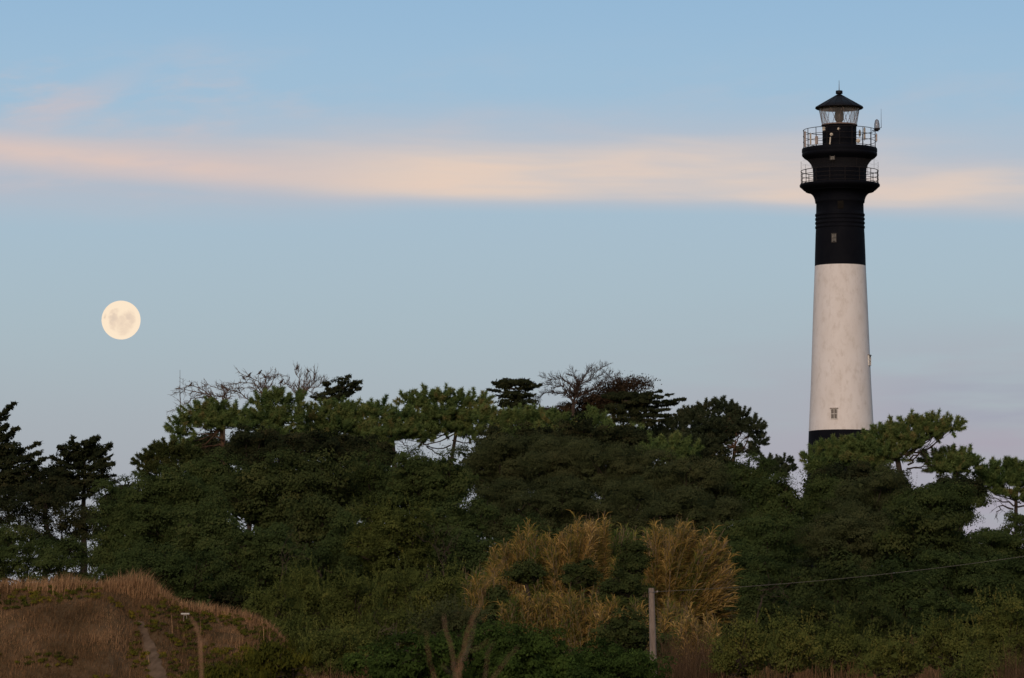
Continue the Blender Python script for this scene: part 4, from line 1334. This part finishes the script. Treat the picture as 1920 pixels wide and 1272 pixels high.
# ------------------------------------------------------------------ shrubs in front of the wood
SG = 'shrubs in front of the wood'
K = lambda label, Y, env, n=9, **k: broad_tree(label, Y, env=env, n=n, group=SG, name=k.pop('name', 'shrub'), cat='shrub', r0=.07, fullness=k.pop('full', 1.25), **k)
sk = dict(clump=.30, leaf=.055, nl=100, up=.9, flat=1.15, width=.32, jitter=.16, size=.36, shoots=4.0)
K('olive feathery shrub rising at the end of the mound slope', 128, (505, 1140, 52, 52), mat='olive', hue=-.05, **sk)
K('tall olive shrub right of the mound, with thin upright shoots', 134, (580, 1115, 56, 50), mat='olive', hue=-.04, **sk)
K('yellow green feathery shrub in the lower middle left', 126, (660, 1125, 58, 50), mat='olive', **sk)
K('olive shrub in front of the feathery grey green tree', 130, (745, 1110, 56, 48), mat='olive', **sk)
K('low olive shrub left of the tan reeds', 122, (830, 1120, 58, 52), mat='olive', hue=-.02, **sk)
K('dark olive shrub at the foot of the mound', 116, (540, 1200, 56, 40), mat='olive', hue=-.12, **sk)
K('orange tinged low shrub left of the bright green bush', 112, (625, 1210, 60, 42), mat='olive', hue=.03, **sk)
K('low shaded shrub behind the left end of the bright green bush', 118, (725, 1180, 62, 40), mat='olive', hue=-.1, **sk)
K('brownish low shrub behind the top of the bright green bush', 114, (850, 1170, 60, 36), mat='dense_brown', hue=.05, **sk)
K('weedy yellow green plants at the right foot of the mound', 76, (515, 1240, 46, 34), mat='weed', clump=.2, leaf=.09, nl=50, up=1.6, flat=1.3, width=.16, size=.46)
K('brown green low plants on the lower right slope of the mound', 75.5, (420, 1275, 60, 20), 7, mat='weed', clump=.16, leaf=.08, nl=50, up=1.6, flat=1.2, width=.14, size=.46)
K('dark round shrub nested in the left reeds', 126, (985, 1078, 34, 20), 6, full=.98, mat='dense_green', hue=-.02, clump=.3, leaf=.06, nl=110, name='shrub')
K('dark shrub below the tallest reed plumes', 127, (1085, 1082, 40, 28), 7, full=.98, mat='dense_green', clump=.3, leaf=.06, nl=110)
K('tall dark shrub between the reed plumes and the leaning reeds', 128, (1186, 1055, 32, 44), 10, full=.9, mat='dense_green', hue=-.08, clump=.3, leaf=.06, nl=110)
K('dark round shrub just left of the wooden post', 124, (1165, 1108, 52, 36), 8, full=.98, mat='dense_green', hue=-.02, clump=.3, leaf=.06, nl=110)
K('dark low shrub behind the wooden post', 104, (1170, 1195, 60, 44), 9, full=.98, mat='dense_green', hue=-.1, clump=.28, leaf=.055, nl=110)
K('dark shrub to the right of the wooden post', 112, (1265, 1215, 44, 36), 8, mat='dense', hue=-.08, clump=.28, leaf=.055, nl=110)
K('small dark shrub between the bright green bush and the left reeds', 120, (925, 1140, 30, 28), 7, full=.95, mat='dense_green', clump=.3, leaf=.085)
rk = dict(clump=.27, leaf=.05, nl=100, up=.9, flat=1.1, width=.34, jitter=.2, size=.34, shoots=5.0)
K('yellow olive shrub right of the lower reeds', 100, (1390, 1218, 60, 46), 10, mat='olive', hue=.16, full=1.1, **rk)
K('bushy olive shrub in the lower right, left of the middle one', 104, (1480, 1212, 60, 46), 10, mat='olive', hue=.12, full=1.1, **rk)
K('dark olive shrub in the middle of the lower right scrub', 108, (1575, 1215, 62, 50), 10, mat='olive', hue=-.05, **rk)
K('tall shaded shrub at the lower right, below the wire', 128, (1640, 1165, 62, 46), 10, mat='dense_green', hue=-.08, **rk)
K('brown tinged shrub at the lower right', 102, (1680, 1232, 60, 42), 10, mat='olive', hue=.14, full=1.1, **rk)
K('olive green shrub near the lower right corner', 110, (1775, 1205, 64, 48), 10, mat='olive', hue=.1, full=1.1, **rk)
K('dark shrub cut by the right edge of the picture', 116, (1885, 1180, 62, 56), 11, mat='olive', hue=.08, **rk)
K('low shrub at the lower right corner', 96, (1840, 1255, 56, 30), 7, mat='olive', hue=-.02, **rk)
K('dark low shrub just right of the leaning reed base', 150, (1345, 1165, 46, 34), 8, mat='dense_green', hue=-.1, clump=.32, leaf=.06, nl=110)
K('dark shrub behind the lower right reeds', 132, (1440, 1150, 56, 44), 9, mat='dense_green', hue=-.1, clump=.32, leaf=.06, nl=110)
K('shaded shrub under the arching dead branches', 134, (1530, 1150, 54, 40), 9, mat='dense_green', hue=-.06, clump=.32, leaf=.06, nl=110)
K('black green shrub in the hollow at the right', 140, (1770, 1150, 66, 36), 8, mat='dense', hue=-.15, clump=.32, leaf=.06, nl=110)

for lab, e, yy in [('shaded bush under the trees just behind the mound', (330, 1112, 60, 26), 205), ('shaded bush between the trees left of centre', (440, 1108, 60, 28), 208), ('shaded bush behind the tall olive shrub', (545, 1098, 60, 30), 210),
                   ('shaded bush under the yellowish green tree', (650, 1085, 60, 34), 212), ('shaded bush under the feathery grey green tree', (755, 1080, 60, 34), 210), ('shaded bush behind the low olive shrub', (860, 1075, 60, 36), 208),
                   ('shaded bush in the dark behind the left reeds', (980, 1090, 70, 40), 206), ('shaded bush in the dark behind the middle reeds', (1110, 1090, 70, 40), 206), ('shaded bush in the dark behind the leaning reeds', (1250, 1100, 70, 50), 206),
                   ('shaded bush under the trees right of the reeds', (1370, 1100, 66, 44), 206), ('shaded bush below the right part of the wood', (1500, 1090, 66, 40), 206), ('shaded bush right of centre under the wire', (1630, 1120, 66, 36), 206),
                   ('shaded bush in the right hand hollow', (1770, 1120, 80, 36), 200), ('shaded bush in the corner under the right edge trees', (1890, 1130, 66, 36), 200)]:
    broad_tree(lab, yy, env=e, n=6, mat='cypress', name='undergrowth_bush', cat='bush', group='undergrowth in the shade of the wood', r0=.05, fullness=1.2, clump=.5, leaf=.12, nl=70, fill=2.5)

# bright green bushes across the bottom centre
GB = 'bright green bushes at the bottom'
bk = dict(clump=.24, leaf=.052, nl=130, up=.75, flat=1.0, width=.27, rhomb=True, jitter=.08, size=.5, fill=.8, cat='bush', name='leafy_bush', group=GB, r0=.06)
broad_tree('left rounded bright green bush behind the blurred twigs', 76, env=(775, 1262, 92, 64), n=11, mat='bush', **bk)
broad_tree('largest bright green bush, right of the blurred twigs', 78, env=(975, 1255, 125, 72), n=14, mat='bush', hue=-.02, **bk)
broad_tree('dark sided green bush sloping down to the foot of the post', 80, env=(1130, 1275, 105, 56), n=11, mat='bush', hue=-.1, **bk)

# ------------------------------------------------------------------ giant reeds
def reed_clump(label, Y, x0, x1, ybase, tops, n, lean=0.0, fan=0.25, mat='reed', bare=.45, leafL=.34, depth=1.6, basew=None, green=0.0, group='clumps of tall reeds'):
    """culms from a base strip x0..x1 (px) at ybase to heights following tops [(px, py)...]"""
    cxp = (x0 + x1) / 2
    bx = (cxp - 960) * pm(Y)
    b = np.array([bx, Y, float(gnd(bx, Y)) - .1])
    root = empty('reed_clump', b, label, 'reeds', group)
    st = MB(); lf = MB()
    tx = np.array([t[0] for t in tops]); ty = np.array([t[1] for t in tops])
    bw = basew or (x0, x1)
    n = int(n * 1.9)
    nbn = max(2, int((tx[-1] - tx[0]) / 9))
    bu = (np.arange(nbn) + rng.random(nbn)) / nbn
    bh = np.abs(rng.normal(size=nbn)) * 20; bt = rng.normal(size=nbn) * .13; bd = (rng.random(nbn) - .5) * depth * 1.3
    bl = rng.normal(size=nbn) * 9
    for i in range(n):
        q_ = rng.integers(nbn)
        u = float(np.clip(bu[q_] + rng.normal() * .6 / nbn, 0, 1))
        top_px = tx[0] + (tx[-1] - tx[0]) * u
        top_py = np.interp(top_px, tx, ty) + abs(rng.normal()) * 12 + bh[q_] + (rng.random() < .55) * rng.random() * .5 * (ybase - np.interp(top_px, tx, ty)) - (rng.random() < .13) * rng.random() * 26
        base_px = bw[0] + (bw[1] - bw[0]) * np.clip(bu[q_] + rng.normal() * .05, 0, 1)
        dy = bd[q_] + (rng.random() - .5) * .5
        top_px += bl[q_]
        p0 = at(base_px, ybase, Y + dy); p1 = at(top_px, top_py, Y + dy + rng.normal() * .25)
        m = 7
        t = np.linspace(0, 1, m)
        P = p0 + (p1 - p0) * t[:, None]
        bend = (p1[0] - p0[0])
        P[:, 0] = p0[0] + bend * t ** (1.0 + 1.0 * rng.random())
        P[:, 0] += rng.normal() * .05 * np.sin(PI * t)
        H = np.linalg.norm(p1 - p0)
        tint = .55 + bt[q_] + rng.normal() * .12
        st.tube(P, np.linspace(.010, .005, m), 3, tint, cap=False)
        k = int(40 * H / 3.0) + 8
        tt = bare * rng.random() + (1 - bare * .9) * rng.random(k)
        tt = np.clip(tt, 0, 1)
        Q = np.stack([np.interp(tt, t, P[:, c]) for c in range(3)], 1)
        tang = unit((P[-1] - P[-3])[None])[0]
        hd = rdir(k); hd[:, 2] = 0; hd = unit(hd)
        a1 = unit(hd * .5 + tang * 1.0 + rdir(k) * .3)
        L = leafL * (.6 + .7 * rng.random(k))[:, None]
        mid = Q + a1 * L * .55
        a2 = unit(a1 * .6 + hd * .5 + np.array([0, 0, -.5]) * (.2 + rng.random(k))[:, None])
        end = mid + a2 * L * .5
        side = unit(np.cross(a1, rdir(k))) * .013
        tl = tint - .12 + green + rng.normal(size=k) * .17
        lf.quads(np.stack([Q - side * .5, Q + side * .5, mid + side, mid - side], 1), tl)
        lf.tris(np.stack([mid - side, mid + side, end], 1), tl)
    st.build('stalks', M['stalk'], root, loc=b)
    lf.build('foliage', M[mat], root, loc=b)
    return root


reed_clump('sparse green reeds at the far left of the reed stand', 136, 850, 945, 1190, [(862, 1082), (900, 1052), (950, 1040)], 100, mat='reed_green')
reed_clump('left part of the reed stand, tan with green tips', 133, 930, 1075, 1150, [(925, 1040), (960, 1005), (990, 975), (1010, 985), (1035, 1000), (1070, 975)], 330, mat='reed', bare=.1, green=-.12)
reed_clump('tallest reed plumes, pinkish tan, in the middle of the stand', 135, 1072, 1130, 1120, [(1078, 964), (1095, 960), (1118, 960), (1132, 968)], 170, mat='reed', bare=.2)
reed_clump('greenish reeds behind the tall dark shrub', 138, 1130, 1230, 1120, [(1132, 975), (1160, 968), (1200, 980), (1240, 975)], 150, mat='reed_green')
reed_clump('large fan of tan reeds leaning over to the right', 132, 1215, 1370, 1165, [(1214, 985), (1245, 975), (1280, 980), (1315, 994), (1345, 1010), (1368, 1030), (1384, 1046)], 620, mat='reed', basew=(1234, 1300), bare=.5)
reed_clump('front row of shorter yellow tan reeds left of the post', 118, 945, 1215, 1225, [(945, 1108), (985, 1098), (1010, 1100), (1060, 1105), (1110, 1112), (1160, 1110), (1215, 1125)], 400, mat='reed', leafL=.28, bare=.1, green=-.08)
reed_clump('low reed tufts in front of the leaning fan', 114, 1235, 1300, 1245, [(1232, 1118), (1262, 1112), (1302, 1135)], 110, mat='reed', leafL=.28)
reed_clump('upright pale reed clump right of the post', 110, 1272, 1360, 1275, [(1268, 1150), (1300, 1142), (1335, 1150), (1356, 1165)], 170, mat='reed', leafL=.28, bare=.2)
reed_clump('single orange reed tuft behind the dark shrubs', 130, 1150, 1170, 1110, [(1148, 1045), (1168, 1040)], 22, mat='reed', bare=.2)
reed_clump('small reed tuft left of the arm of the wire', 120, 880, 925, 1180, [(878, 1070), (905, 1062), (926, 1078)], 45, mat='reed')

# ------------------------------------------------------------------ post and wire
PY = 95.0
pb = at(1226.5, 1300, PY); pt = at(1221.5, 1103, PY)
base = np.array([pb[0], PY, float(gnd(pb[0], PY)) - .1])
post = empty('fence_post', base, 'weathered round post leaning slightly left among the reeds, a wire tied to its top', 'post')
mb = MB()
T = np.linspace(0, 1, 12)
P = np.array([pb * (1 - t) + pt * t for t in T]); P[0][2] = base[2] - .2
mb.tube(P, np.linspace(.082, .066, 12), 14)
m_, nt, out = newmat('weathered_post')
p_ = nt.nodes.new('ShaderNodeBsdfPrincipled')
tc = nt.nodes.new('ShaderNodeTexCoord'); mp_ = nt.nodes.new('ShaderNodeMapping'); mp_.inputs['Scale'].default_value = (9, 9, 1.3)
nt.links.new(tc.outputs['Object'], mp_.inputs[0])
nf = noise_node(nt, 2.2, 6, .65, mp_.outputs[0])
nt.links.new(ramp(nt, nf, [(.3, (.08, .062, .05)), (.5, (.17, .135, .112)), (.72, (.24, .20, .17))]), p_.inputs['Base Color'])
p_.inputs['Roughness'].default_value = .95
bm_ = nt.nodes.new('ShaderNodeBump'); bm_.inputs['Strength'].default_value = .6; nt.links.new(nf, bm_.inputs['Height']); nt.links.new(bm_.outputs[0], p_.inputs['Normal'])
nt.links.new(p_.outputs[0], out.inputs[0])
mb.build('pole', m_, post, loc=base)
mb = MB()
ct = pt + np.array([.003, 0, -.09])
mb.tube([ct + .075 * np.array([math.cos(a), math.sin(a), .1 * math.sin(2 * a)]) for a in np.linspace(0, 2 * PI, 21)], .006, 5, cap=False)
mb.tube([ct + [.07, 0, 0], ct + [.12, -.01, .012]], [.007, .006], 5)
mb.build('wire_tie', M['steel'], post, loc=base)
mb = MB(); q = ct + [.125, -.01, .012]
mb.lathe([(.001, -.02), (.018, -.018), (.012, 0), (.018, .018), (.001, .02)], 10, q)
mb.build('insulator', M['equip_grey'], post, loc=base)
wa = q; wb = at(1990, 1033, 88)
mb = MB()
T = np.linspace(0, 1, 40)
P = np.array([wa * (1 - t) + wb * t - np.array([0, 0, .12 * 4 * t * (1 - t)]) for t in T])
mb.tube(P, .0045, 5)
wire = mb.build('wire', surf_mat('wire_metal', [(.09, .085, .07), (.14, .13, .11)], 8, .6), None)
tag(wire, 'thin sagging wire running from the post up to the right edge', 'wire')

# ------------------------------------------------------------------ antenna mast on the ridge
b = base_at(338.5, 310)
am = empty('antenna_mast', b, 'very thin upright mast beside the leftmost leafless tree', 'mast')
mb = MB(); tp = at(337.5, 735, 310); t2 = at(337.5, 694, 310)
mb.tube([b, at(338.5, 780, 310), tp], [.05, .04, .03], 5); mb.build('pole', M['steel'], am, loc=b)
mb = MB(); mb.tube([tp, t2], [.02, .012], 4); mb.build('whip', M['steel'], am, loc=b)


# ------------------------------------------------------------------ birds
def bird(px, py, Y, face, label, s=1.0):
    p = at(px, py, Y)
    root = empty('bird', p, label, 'bird', 'birds perched in the leafless trees')
    mb = MB()
    # loft from tail tip through body, neck and head to the beak: one skin
    path = [(-.20, -.07, .008, .004), (-.15, -.045, .020, .008), (-.09, -.015, .030, .022), (-.04, .02, .050, .050), (.01, .06, .058, .062), (.045, .10, .046, .052), (.065, .135, .030, .034),
            (.078, .16, .032, .033), (.095, .172, .028, .027), (.112, .170, .012, .012), (.135, .162, .003, .003)]
    k = 10
    V = []
    for (x, z, ry, rz) in path:
        for j in range(k):
            a = 2 * PI * j / k
            V.append((face * (x + rz * .35 * math.sin(a) * -1) * s, ry * math.cos(a) * s, (z + rz * math.sin(a)) * s))
    n = len(path)
    i = np.arange(n - 1)[:, None] * k; j = np.arange(k)[None]; j2 = (j + 1) % k
    mb.add(V, np.stack([i + j, i + j2, i + k + j2, i + k + j], -1).reshape(-1, 4), .5, True)
    mb.add([V[q] for q in range(k)], [[0, q, q + 1] for q in range(1, k - 1)])
    mb.build('body', M['bird'], root)
    for q in (-1, 1):
        mb = MB(); mb.tube([(face * .01 * s, q * .02 * s, .01 * s), (face * .015 * s, q * .02 * s, -.035 * s)], .005, 4)
        mb.tube([(face * -.01 * s, q * .02 * s, -.035 * s), (face * .045 * s, q * .02 * s, -.033 * s)], .004, 4)
        mb.build('leg', M['bird'], root)
    root.rotation_euler = (0, 0, random.uniform(-.4, .4))
    return root


bird(357, 724, 298, 1, 'dark bird perched on the leftmost leafless tree', 1.35)
bird(418, 728, 300, -1, 'larger bird at the left end of the long branch between the leafless trees', 1.5)
bird(424, 731, 300, -1, 'second bird close behind the one on the end of the long branch', 1.2)
bird(457, 711, 300, -1, 'bird on the left side of the middle leafless tree', 1.3)
bird(467, 706, 300, 1, 'bird perched high left of the top of the middle leafless tree', 1.45)
bird(487, 701, 300, 1, 'bird on the very top twig of the middle leafless tree', 1.4)
bird(497, 708, 300, -1, 'bird just right of the top of the middle leafless tree', 1.2)
bird(528, 718, 301, 1, 'bird on the outer right twigs of the middle leafless tree', 1.5)
bird(557, 692, 302, 1, 'bird at the tip of the tallest twig of the right hand leafless tree', 1.2)
bird(578, 697, 302, -1, 'small bird on the top twigs of the right hand leafless tree', 1.0)

# ------------------------------------------------------------------ bare shrubs and dead branches in the scrub
bare_tree('leafless grey shrub between the dark trees and the reeds', 128, [[(828, 1040), (815, 1015), (808, 985)], [(830, 1038), (835, 1010), (838, 980)], [(834, 1040), (846, 1010), (850, 990)], [(825, 1035), (805, 1020), (788, 1010)], [(836, 1035), (855, 1010), (862, 998)]],
          826, (830, 1060), depth=1, kids=2, tw=1, name='bare_shrub', group='bare shrubs in the scrub', mat='deadwood_dark', r0=.02, twigL=.4, rt=.008, spread=.4, up=.3, cat='shrub')
bare_tree('grey leafless shrub standing in the left dark trees', 138, [[(535, 1060), (545, 1035), (562, 1010)], [(538, 1055), (556, 1040), (570, 1036)], [(532, 1050), (530, 1030), (545, 1000)]],
          525, (528, 1080), depth=1, kids=2, tw=1, name='bare_shrub', group='bare shrubs in the scrub', mat='deadwood_dark', r0=.02, twigL=.4, rt=.008, spread=.4, up=.3, cat='shrub')
bare_tree('arching dead branches under the wire right of the reeds', 122, [[(1435, 1108), (1455, 1103), (1478, 1122)], [(1428, 1118), (1450, 1118), (1470, 1112)], [(1424, 1125), (1430, 1105), (1440, 1100)]],
          1420, (1422, 1145), depth=1, kids=2, tw=1, name='bare_shrub', group='bare shrubs in the scrub', mat='deadwood_dark', r0=.02, twigL=.35, rt=.009, spread=.4, up=0, cat='shrub')
bare_tree('small tangle of dead sticks behind the bright green bush', 104, [[(742, 1192), (725, 1180), (712, 1186)], [(745, 1190), (760, 1184), (780, 1186)], [(742, 1195), (738, 1178)]],
          742, (744, 1215), depth=1, kids=2, tw=1, name='bare_shrub', group='bare shrubs in the scrub', r0=.02, twigL=.3, rt=.009, spread=.5, up=0, cat='shrub')

# ------------------------------------------------------------------ close, out-of-focus twigs at the bottom
NY = 12.0
nb = np.array([(862 - 960) * pm(NY), NY, float(gnd((862 - 960) * pm(NY), NY))])
nr = empty('bare_sapling', nb, 'blurred bare tan branches close to the camera at the bottom centre', 'sapling')


def nlimb(name, P, r0, r1, Y=NY):
    P3 = np.array([at(x, y, Y + dy * .5) for x, y, dy in P])
    m = 26
    s_ = np.linspace(0, len(P3) - 1, m)
    # smooth by Catmull-Rom
    def cr(i):
        k = min(int(i), len(P3) - 2); t = i - k
        a, b, c, d = P3[max(k - 1, 0)], P3[k], P3[k + 1], P3[min(k + 2, len(P3) - 1)]
        return .5 * ((2 * b) + (-a + c) * t + (2 * a - 5 * b + 4 * c - d) * t * t + (-a + 3 * b - 3 * c + d) * t ** 3)
    Q = np.array([cr(i) for i in s_])
    Q[1:-1] += rng.normal(size=(m - 2, 3)) * r0 * .08
    mb = MB(); mb.tube(Q, np.linspace(r0, r1, m) * .115 * (1 + .08 * np.sin(np.arange(m) * 1.9)), 9)
    return mb.build(name, M['near_twig'], nr, loc=nb)


q0 = nb.copy()
mb = MB(); hub = at(858, 1310, NY)
mb.tube([nb - [0, 0, .1], nb * .6 + hub * .4 + [.02, 0, 0], hub], [.015, .013, .010], 9); mb.build('trunk', M['near_twig'], nr, loc=nb)
nlimb('branch', [(858, 1310, 0), (862, 1255, 0), (868, 1215, 0), (885, 1165, 0), (902, 1125, 0), (908, 1105, 0), (922, 1085, 0), (948, 1045, .3)], .021, .006)
nlimb('branch', [(858, 1310, 0), (852, 1250, .2), (846, 1215, .3), (836, 1180, .4), (832, 1155, .5)], .016, .010)
nlimb('branch', [(858, 1310, 0), (822, 1290, -.2), (812, 1260, -.2), (803, 1225, -.3), (800, 1185, -.3)], .016, .009)
nlimb('branch', [(858, 1310, 0), (850, 1275, -.5), (838, 1258, -.7), (830, 1248, -.8)], .018, .011)
nlimb('branch', [(866, 1240, .1), (880, 1210, .6), (888, 1180, .8), (890, 1165, .9)], .011, .006)
nlimb('branch', [(858, 1310, 0), (905, 1290, .3), (930, 1265, .4), (952, 1235, .5), (972, 1212, .6)], .013, .006)
nlimb('branch', [(870, 1225, 0), (890, 1218, -.2), (905, 1210, -.3), (915, 1200, -.3)], .009, .006)
nlimb('branch', [(905, 1292, .6), (912, 1255, .8), (915, 1225, .9), (925, 1205, 1.0)], .011, .004)

SY = 14.0
sb = at(378, 1330, SY); sb[2] = float(gnd(sb[0], SY))
srt = empty('dry_stalk', sb, 'single blurred brown dry stalk curving up in front of the mound', 'dry plant')
Pk = np.array([at(*a) for a in [(378, 1400, SY), (378, 1272, SY), (377, 1230, SY), (374, 1195, SY), (367, 1172, SY), (356, 1158, SY)]])
mb = MB(); mb.tube(np.vstack([sb, Pk]), [.004, .004, .004, .0037, .0034, .0028, .0018], 8); mb.build('stem', M['near_twig'], srt, loc=sb)
mb = MB(); P5 = np.array([at(*a) for a in [(376, 1215, SY), (385, 1200, SY), (392, 1188, SY)]]); mb.tube(P5, [.0026, .002, .001], 6); mb.build('side_shoot', M['near_twig'], srt, loc=sb)
# the small white slab on the mound
wy = MY - .5
wp = at(351, 1153, wy)
mk = empty('white_marker', (wp[0], wp[1] - .5, wp[2] - .10), 'small flat white slab raised on a short stand on the slope of the mound', 'marker')
mb = MB(); mb.box((0, 0, .11), (.16, .10, .026), .0); mb.build('slab', M['white_thing'], mk)
mb = MB(); mb.tube([(-.035, 0, -.1), (-.025, 0, .10)], .005, 6); mb.tube([(.035, 0, -.1), (.025, 0, .10)], .005, 6); mb.box((0, 0, .085), (.06, .05, .012)); mb.build('stand', M['equip_grey'], mk)


# ------------------------------------------------------------------ grass and ground plants
def blades(n, xr, yr, zf, h, w, leanx=.15, keep=None, tint=.5, droop=.4, seed=3):
    x = xr[0] + (xr[1] - xr[0]) * rng.random(n); y = yr[0] + (yr[1] - yr[0]) * rng.random(n)
    if keep is not None:
        k = keep(x, y); x, y = x[k], y[k]; n = len(x)
    z = zf(x, y)
    hh = (h(x, y) if callable(h) else h) * (.4 + 1.05 * rng.random(n) ** 1.7)
    az = rng.random(n) * 2 * PI
    ln = np.stack([np.cos(az) * .35 + leanx, np.sin(az) * .35, np.zeros(n)], 1) * hh[:, None]
    P = np.stack([x, y, z - .01], 1)
    s_ = np.stack([np.cos(az + 1.3), np.sin(az + 1.3), np.zeros(n)], 1) * w * (.6 + .7 * rng.random(n))[:, None]
    mid = P + ln * .35 + np.array([0, 0, 1]) * (hh * .6)[:, None]
    end = P + ln * (1 + droop) + np.array([0, 0, 1]) * (hh * (1 - .3 * droop * rng.random(n)))[:, None]
    tt = (tint(x, y) if callable(tint) else tint) + rng.normal(size=n) * .12
    mb = MB()
    mb.quads(np.stack([P - s_, P + s_, mid + s_ * .7, mid - s_ * .7], 1), tt)
    mb.tris(np.stack([mid - s_ * .7, mid + s_ * .7, end], 1), tt)
    return mb


def px_of(x): return 960 + x / pm(MY)
def ntrail(x, y):
    cx = np.interp(y, ysn, TR[:, 0]); py = np.interp(y, ysn, TR[:, 1])
    return (np.abs(x - cx) / pm(MY) > np.interp(py, [1140, 1170, 1210, 1272], [0, 2.0, 6.0, 12.0]) + 5 * vnoise(x, y, 6, 77)) | (y > MY - 1.25)


patch = lambda x, y: vnoise(x, y, 1.6, 5)
h1 = lambda x, y: .05 + .10 * vnoise(x, y, 2.2, 8)
mb = blades(90000, (-12.5, -3.2), (MY - 6.8, MY + .3), moundz, h1, .0045, .1, keep=lambda x, y: ntrail(x, y) & (patch(x, y) + .25 * rng.random(len(x)) > .16), tint=lambda x, y: .12 + .65 * vnoise(x, y, 1.3, 9))
tag(mb.build('dry_grass', M['straw']), 'short dry brown grass covering the mound face', 'grass', kind='stuff')


def hcrest(x, y):
    px = px_of(x)
    v = vnoise(x, y, 1.7, 11)
    return (.15 + .13 * v) * (1 + .45 * np.exp(-((px - 250) / 40) ** 2) + .3 * np.exp(-((px - 130) / 20) ** 2)) * np.where(px > 320, .8, 1)


mb = blades(11000, (-12.5, -3.6), (MY - .35, MY + .6), moundz, hcrest, .0055, .14, tint=lambda x, y: .58 + .35 * vnoise(x, y, 1.3, 12))
tag(mb.build('crest_grass', M['straw']), 'longer pale straw coloured grass standing along the crest of the mound', 'grass', kind='stuff')
# tall pale seed stalks dotted on the face
mb = blades(420, (-11, -4), (MY - 4, MY - .1), moundz, .36, .006, .0, tint=.8, droop=.1, keep=lambda x, y: vnoise(x, y, 2.5, 21) > .68)
tag(mb.build('tall_grass_stems', M['straw']), 'thin tufts of taller grass stems on the mound', 'grass', kind='stuff')


# low green and yellow weeds on the mound
def weeds(n, keep):
    x = -12 + 8.6 * rng.random(n); y = MY - 6.6 + 6.5 * rng.random(n)
    k = keep(x, y); x, y = x[k], y[k]; n = len(x)
    P = np.stack([x, y, moundz(x, y) + .03], 1)
    mb = MB()
    clump_foliage(mb, P, np.full(n, .07), 26, .045, .6, .5, .25 + .8 * vnoise(x, y, 2.1, 31) + rng.normal(size=n) * .1, .35)
    return mb


mb = weeds(2600, lambda x, y: ntrail(x, y) & ((vnoise(x, y, 1.3, 33) > .66) | ((px_of(x) > 300) & (vnoise(x, y, 1.8, 34) > .40)) | ((px_of(x) > 262) & (px_of(x) < 300) & (MY - y < 3) & (MY - y > .9))))
tag(mb.build('low_weeds', M['weed']), 'low green and yellow weeds scattered over the mound', 'weeds', kind='stuff')

# reddish dry grass in the lower right and around the post
mb = blades(2600, (3.5, 5.0), (100, 106), gnd, lambda x, y: .5 + 1.2 * vnoise(x, y, 2.4, 41), .006, .03, tint=.55, droop=.2)
tag(mb.build('reddish_grass', M['redgrass']), 'reddish dry grass at the foot of the right reeds', 'grass', kind='stuff')
mb = blades(1800, (10.6, 12.5), (90, 96), gnd, lambda x, y: .75 + .4 * vnoise(x, y, 2, 42), .006, .03, tint=.45, droop=.2)
tag(mb.build('corner_grass', M['redgrass']), 'reddish brown dry grass in the lower right corner', 'grass', kind='stuff')
mb = blades(40000, (-14, 16), (84, 150), gnd, lambda x, y: .3 + .5 * vnoise(x, y, .6, 43), .008, .03, tint=.35, droop=.3)
tag(mb.build('scrub_grass', M['straw']), 'rough grass between the shrubs', 'grass', kind='stuff')

# ------------------------------------------------------------------ the wood goes on beyond both edges of the picture
for px, py, Y, mt in [(2010, 1010, 205, 'dense'), (2110, 1000, 212, 'dense_brown'), (2220, 1005, 206, 'dense'), (2060, 1100, 176, 'dense'), (2180, 1110, 180, 'dense_green'), (2320, 1020, 210, 'dense')]:
    broad_tree('dense tree of the wood beyond the right edge of the picture', Y, env=(px, py, 74, 62), n=8, mat=mt, group='trees beyond the right edge', fullness=1.3, fill=.5)
for px, py, Y, mt in [(-110, 960, 228, 'cypress'), (-210, 985, 222, 'dense'), (-320, 990, 226, 'dense')]:
    broad_tree('dense tree of the wood beyond the left edge of the picture', Y, env=(px, py, 74, 80), n=8, mat=mt, group='trees beyond the left edge', fullness=1.3, fill=.5)
